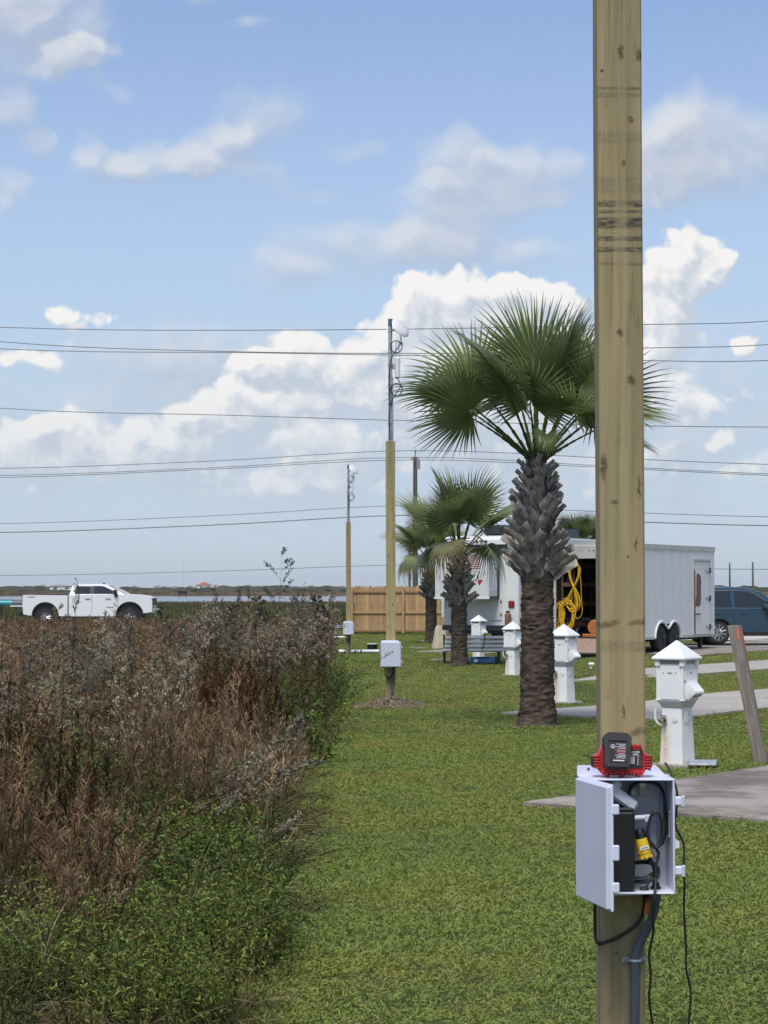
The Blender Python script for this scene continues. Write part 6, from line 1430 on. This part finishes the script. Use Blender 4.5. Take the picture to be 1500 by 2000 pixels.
# ---------------------------------------------------------------- blue car behind the trailer
m_blue_car = paint('car_blue', (.026, .065, .10), .2)
car = thing('blue_car', 'dark blue compact SUV parked behind the cargo trailer, right edge', 'car', (P(1385, 1240, 61).x, 61.0, .055), R(10))
CWd = 1.8
lowp = [(-.92, .42), (-.98, .70), (-.94, 1.02), (-.80, 1.06), (1.6, 1.02), (2.3, 1.0), (3.0, .92), (3.42, .78), (3.52, .55), (3.45, .32), (3.02, .28)] + arc(2.62, .34, .40, 0, 180, 12) + [(2.1, .27), (.5, .27)] + arc(0, .34, .40, 0, 180, 12) + [(-.60, .34)]
bd = pillow(MB(), lowp, CWd, (.05, .02, 0), (0, .06, .2)).build('body', m_blue_car, car, 30)
rfp = [(-.82, 1.02), (-.74, 1.36), (-.55, 1.58), (-.2, 1.645), (.5, 1.66), (1.0, 1.62), (1.35, 1.52), (2.15, 1.00)]
gh2 = MB().loft([[(x, -.85 + max(0, z - 1.02) * .33, z) for x, z in rfp], [(x, -.60, z + (.015 if z > 1.4 else 0)) for x, z in rfp], [(x, .60, z + (.015 if z > 1.4 else 0)) for x, z in rfp], [(x, .85 - max(0, z - 1.02) * .33, z) for x, z in rfp]]).build('roof', m_blue_car, car, 30)
for sg in (-1, 1):
    side_pane('window', [(-.70, 1.10), (-.30, 1.08), (-.30, 1.50), (-.48, 1.46), (-.64, 1.32)], m_glass, gh2, sg, .85, 1.02, .33); side_pane('window', [(-.24, 1.08), (.42, 1.07), (.42, 1.55), (-.18, 1.53), (-.24, 1.50)], m_glass, gh2, sg, .85, 1.02, .33); side_pane('window', [(.52, 1.07), (1.66, 1.05), (1.62, 1.14), (1.15, 1.46), (.95, 1.53), (.52, 1.55)], m_glass, gh2, sg, .85, 1.02, .33)
    MB().tube([(x, sg * (.862 - max(0, z - 1.02) * .33), z) for x, z in [(-.74, 1.08), (-.66, 1.34), (-.5, 1.5), (-.2, 1.56), (.5, 1.59), (.98, 1.56), (1.2, 1.47), (1.75, 1.07)]], .012, 5).build('chrome_line', m_chrome, gh2); MB().tube([(-.75, sg * .872, 1.065), (1.72, sg * .872, 1.045)], .011, 5).build('chrome_line', m_chrome, gh2)
    mr = MB().cbox((1.42, sg * 1.0, 1.10), (.16, .22, .15), .04).build('mirror', m_blue_car, bd); MB().cbox((1.46, sg * .90, 1.04), (.1, .1, .06), .02).build('mirror_arm', m_trim, mr)
    for xx in (.20, 1.12 - .62): pass
    for xx in (-.02, .78): MB().cbox((xx - .12 + .1, sg * (CWd / 2 + .006), .90), (.2, .03, .035), .01).build('door_handle', m_blue_car, bd)
    for xx in (.46, 1.5): MB().box((xx, sg * (CWd / 2 - .012), .68), (.01, .03, .66)).build('door_gap', m_trim, bd)
    MB().box((1.3, sg * (CWd / 2 - .02), .30), (1.7, .06, .12)).build('sill', m_trim, bd); MB().cbox((-.86, sg * .78, .98), (.16, .2, .3), .03).build('tail_light', m_redl, bd); MB().cbox((3.32, sg * .70, .74), (.3, .3, .14), .04).build('headlight', m_lampc, bd)
    for wx in (0, 2.62): wheel(car, wx, sg * (CWd / 2 - .13), .345, .22, m_alloy, 'y', 10, .68); MB().tube([(wx + .41 * math.cos(R(a)), sg * (CWd / 2 - .02), .34 + .41 * math.sin(R(a))) for a in np.linspace(0, 180, 13)], .028, 6).build('wheel_arch_trim', m_trim, car)
for wx in (0, 2.62): MB().lathe([(.385, -.78), (.385, .78)], 18, (wx, 0, .36), 'y').build('wheel_housing', m_trim, car)
MB().add([(2.12, -.74, 1.03), (2.12, .74, 1.03), (1.37, .60, 1.52), (1.37, -.60, 1.52)], [(0, 1, 2, 3)]).build('windscreen', m_glass, gh2, 0); MB().box((1.2, 0, .36), (4.2, 1.4, .2)).build('underbody', m_trim, car); MB().cbox((-.93, 0, .5), (.14, 1.7, .22), .04).build('rear_bumper', m_trim, bd)

# ---------------------------------------------------------------- camper (fifth-wheel caravan) seen from behind
m_rv = pm('camper_white', (.66, .68, .665), .35, var=.03, vs=1.5, dirt=(.55, .54, .50), dirt_amt=.2); m_rv2 = pm('camper_panel', (.60, .62, .60), .4, var=.04); m_rvd = pm('camper_black', (.018, .02, .024), .4); m_navy = pm('decal_navy', (.02, .025, .06), .5); m_dred = pm('decal_red', (.30, .035, .045), .5); m_letter = pm('decal_grey', (.16, .17, .18), .5); m_curt = pm('slide_window', (.55, .60, .66), .15, var=.1)
rv = thing('camper', 'white camper with rear slide-out behind the middle palm', 'camper', (P(940.5, 1200, 62).x, 62.0, -.20), R(-28))
MB().prism([(0, .78), (0, 3.10), (.03, 3.36), (.14, 3.46), (9.2, 3.46), (10.6, 3.3), (11.0, 2.6), (10.9, 1.7), (8.6, 1.55), (8.4, .78)], -1.25, 1.25, 'x').build('body', m_rv, rv, 20)
MB().box((0, 4.7, 3.475), (2.4, 9.0, .03)).build('roof', m_rv2, rv)
MB().box((0, 4.2, .66), (2.3, 8.2, .25)).build('underbelly', m_rvd, rv)
for sg in (-1, 1):
    for zz, yy in ((3.28, -.01),): MB().cbox((sg * .95, -.02, 3.30), (.12, .04, .05), .01).build('marker_lamp', m_redl, rv)
    MB().cbox((sg * 1.0, -.025, 1.42), (.20, .04, .20), .02).build('tail_light', m_redl, rv)
    MB().cbox((sg * 1.235, -.01, 2.0), (.05, .05, 2.4), .015).build('corner_trim', m_rv2, rv)
    MB().box((sg * 1.26, 3.8, 2.0), (.02, 1.1, .8)).build('side_window', m_glass, rv); MB().box((sg * 1.258, 4.6, 1.42), (.012, 7.5, .10)).build('side_stripe', m_dred, rv); MB().box((sg * 1.256, 4.6, 1.2), (.012, 7.5, .22)).build('side_stripe', m_navy, rv)
    for yy in (3.6, 4.55): wheel(rv, sg * 1.08, yy, .38, .24, m_alloy, 'x', 6)
for k in range(3): MB().cbox((-.15 + .15 * k, -.012, 3.32), (.09, .04, .05), .01).build('marker_lamp', m_redl, rv)
MB().cbox((0, -.02, 3.165), (2.5, .10, .11), .01).build('rear_rain_gutter', m_rvd, rv)
MB().cbox((0, -.12, .70), (2.45, .22, .16), .02).build('rear_bumper', m_rvd, rv); MB().box((-.35, -.02, .95), (1.4, .03, .06)).build('hatch_edge', m_rv2, rv)
hatch = MB().cbox((-.10, -.012, 1.28), (1.55, .03, .72), .02).build('rear_hatch', m_rv2, rv)
for zz in (1.5, 1.1): MB().cbox((.66, -.035, zz), (.05, .03, .06), .01).build('hatch_latch', m_rvd, hatch)
sl = MB().cbox((-.32, -.36, 2.36), (1.80, .72, 1.52), .02).build('slide_out', m_rv2, rv)
MB().box((-.32, -.70, 3.10), (1.84, .05, .05)).build('slide_top_trim', m_rv, sl); MB().box((-.32, -.72, 1.60), (1.84, .04, .05)).build('slide_bottom_trim', m_rv, sl)
MB().box((.585, -.34, 2.30), (.012, .40, .98)).build('slide_window', m_curt, sl); MB().box((.586, -.34, 2.92), (.012, .40, .16)).build('slide_window', m_curt, sl); MB().box((.588, -.06, 2.36), (.03, .12, 1.56)).build('slide_seal', m_rvd, sl); MB().box((.588, -.32, 1.63), (.03, .6, .06)).build('slide_seal', m_rvd, sl); MB().box((.588, -.32, 2.81), (.03, .5, .05)).build('slide_seal', m_rvd, sl); MB().box((.588, -.32, 3.09), (.03, .6, .07)).build('slide_seal', m_rvd, sl)
MB().cbox((.34, -.735, 3.06), (.24, .04, .10), .01).build('slide_lamp', m_rvd, sl); MB().box((-.32, -.38, 3.13), (1.95, .80, .03)).build('slide_awning', m_rvd, sl)
# flag, letters and map mark on the slide-out
fx, fz, fyy = .14, 2.66, -.7215
for k in range(7): MB().box((fx - .1 + (0 if k > 0 else -.04), fyy, fz + .205 - .062 * k), (.52 - (.12 if k == 0 else 0), .003, .03)).build('flag_stripe', m_dred if k else m_navy, sl)
MB().box((fx - .30, fyy - .001, fz + .12), (.14, .003, .2)).build('flag_canton', m_navy, sl)
for i, ch in enumerate('TRA'): inst('letter', text_mesh(ch, .17, m_letter), sl, (.10 + .17 * i, fyy - .001, 2.34), (R(90), 0, 0))
MB().prism([(.19, 2.17), (.19, 2.29), (.25, 2.29), (.25, 2.17)], fyy, fyy - .003, 'y').build('map_mark', m_navy, sl, 0); MB().prism([(.13, 2.12), (.13, 2.18), (.185, 2.16), (.185, 2.11)], fyy, fyy - .003, 'y').build('map_mark', m_navy, sl, 0); MB().prism([(.21, 2.08), (.24, 2.15), (.37, 2.15), (.37, 2.11), (.30, 2.02), (.28, 1.97)], fyy, fyy - .003, 'y').build('map_mark', m_dred, sl, 0)
# side slide, awning roll, roof units
ls_ = MB().cbox((-1.55, 2.6, 1.95), (.62, 3.2, 1.95), .02).build('side_slide', m_rv2, rv); MB().cbox((-1.55, 1.6, 2.96), (.70, 1.4, .06), .01).build('slide_awning', m_rvd, ls_); MB().cbox((-1.5, .985, 1.55), (.18, .03, .10), .01).build('slide_latch', m_rvd, ls_); MB().cbox((-1.5, .985, 1.4), (.10, .03, .10), .01).build('slide_latch', m_rvd, ls_)
MB().tube([(1.33, .6, 3.18), (1.33, 7.5, 3.18)], .09, 10).build('awning_roll', m_rvd, rv); MB().box((1.27, 4, 3.36), (.03, 7.6, .14)).build('roof_edge', m_rv, rv)
for yy in (1.1, 6.0):
    ac = MB().cbox((.15, yy, 3.66), (.75, 1.0, .34), .08).build('air_conditioner', m_rvd, rv); MB().box((.15, yy - .505, 3.64), (.4, .02, .16)).build('vent_grille', m_glass, ac)
MB().cbox((.4, 3.3, 3.56), (.5, .5, .14), .03).build('roof_vent', m_rvd, rv)
m_therm = pm('brown_flask', (.22, .12, .09), .4); q = Matrix.Translation(rv.location) @ Matrix.Rotation(R(-28), 4, 'Z') @ Vector((.93, -.12, .782))
t = thing('flask', 'brown flask with black lid standing on the camper bumper', 'flask', tuple(q)); MB().lathe([(.09, 0), (.095, .02), (.095, .34), (.07, .37)], 16).build('body', m_therm, t); MB().lathe([(.06, .37), (.06, .43), (.04, .44)], 12).build('lid', m_rvd, t)

# ---------------------------------------------------------------- thin humid air over the whole place
mh = bpy.data.materials.new('humid_air'); mh.use_nodes = True; nt = mh.node_tree; nt.nodes.clear()
ho = nt.nodes.new('ShaderNodeOutputMaterial'); hv = nt.nodes.new('ShaderNodeVolumePrincipled')
hv.inputs['Color'].default_value = (.96, .985, 1, 1); hv.inputs['Density'].default_value = 0.6e-4; hv.inputs['Anisotropy'].default_value = .2
nt.links.new(hv.outputs[0], ho.inputs['Volume'])
hb = MB().box((0, 4350, 26), (12400, 9400, 60)).build('haze', mh, None, 0); tag(hb, kind='stuff')
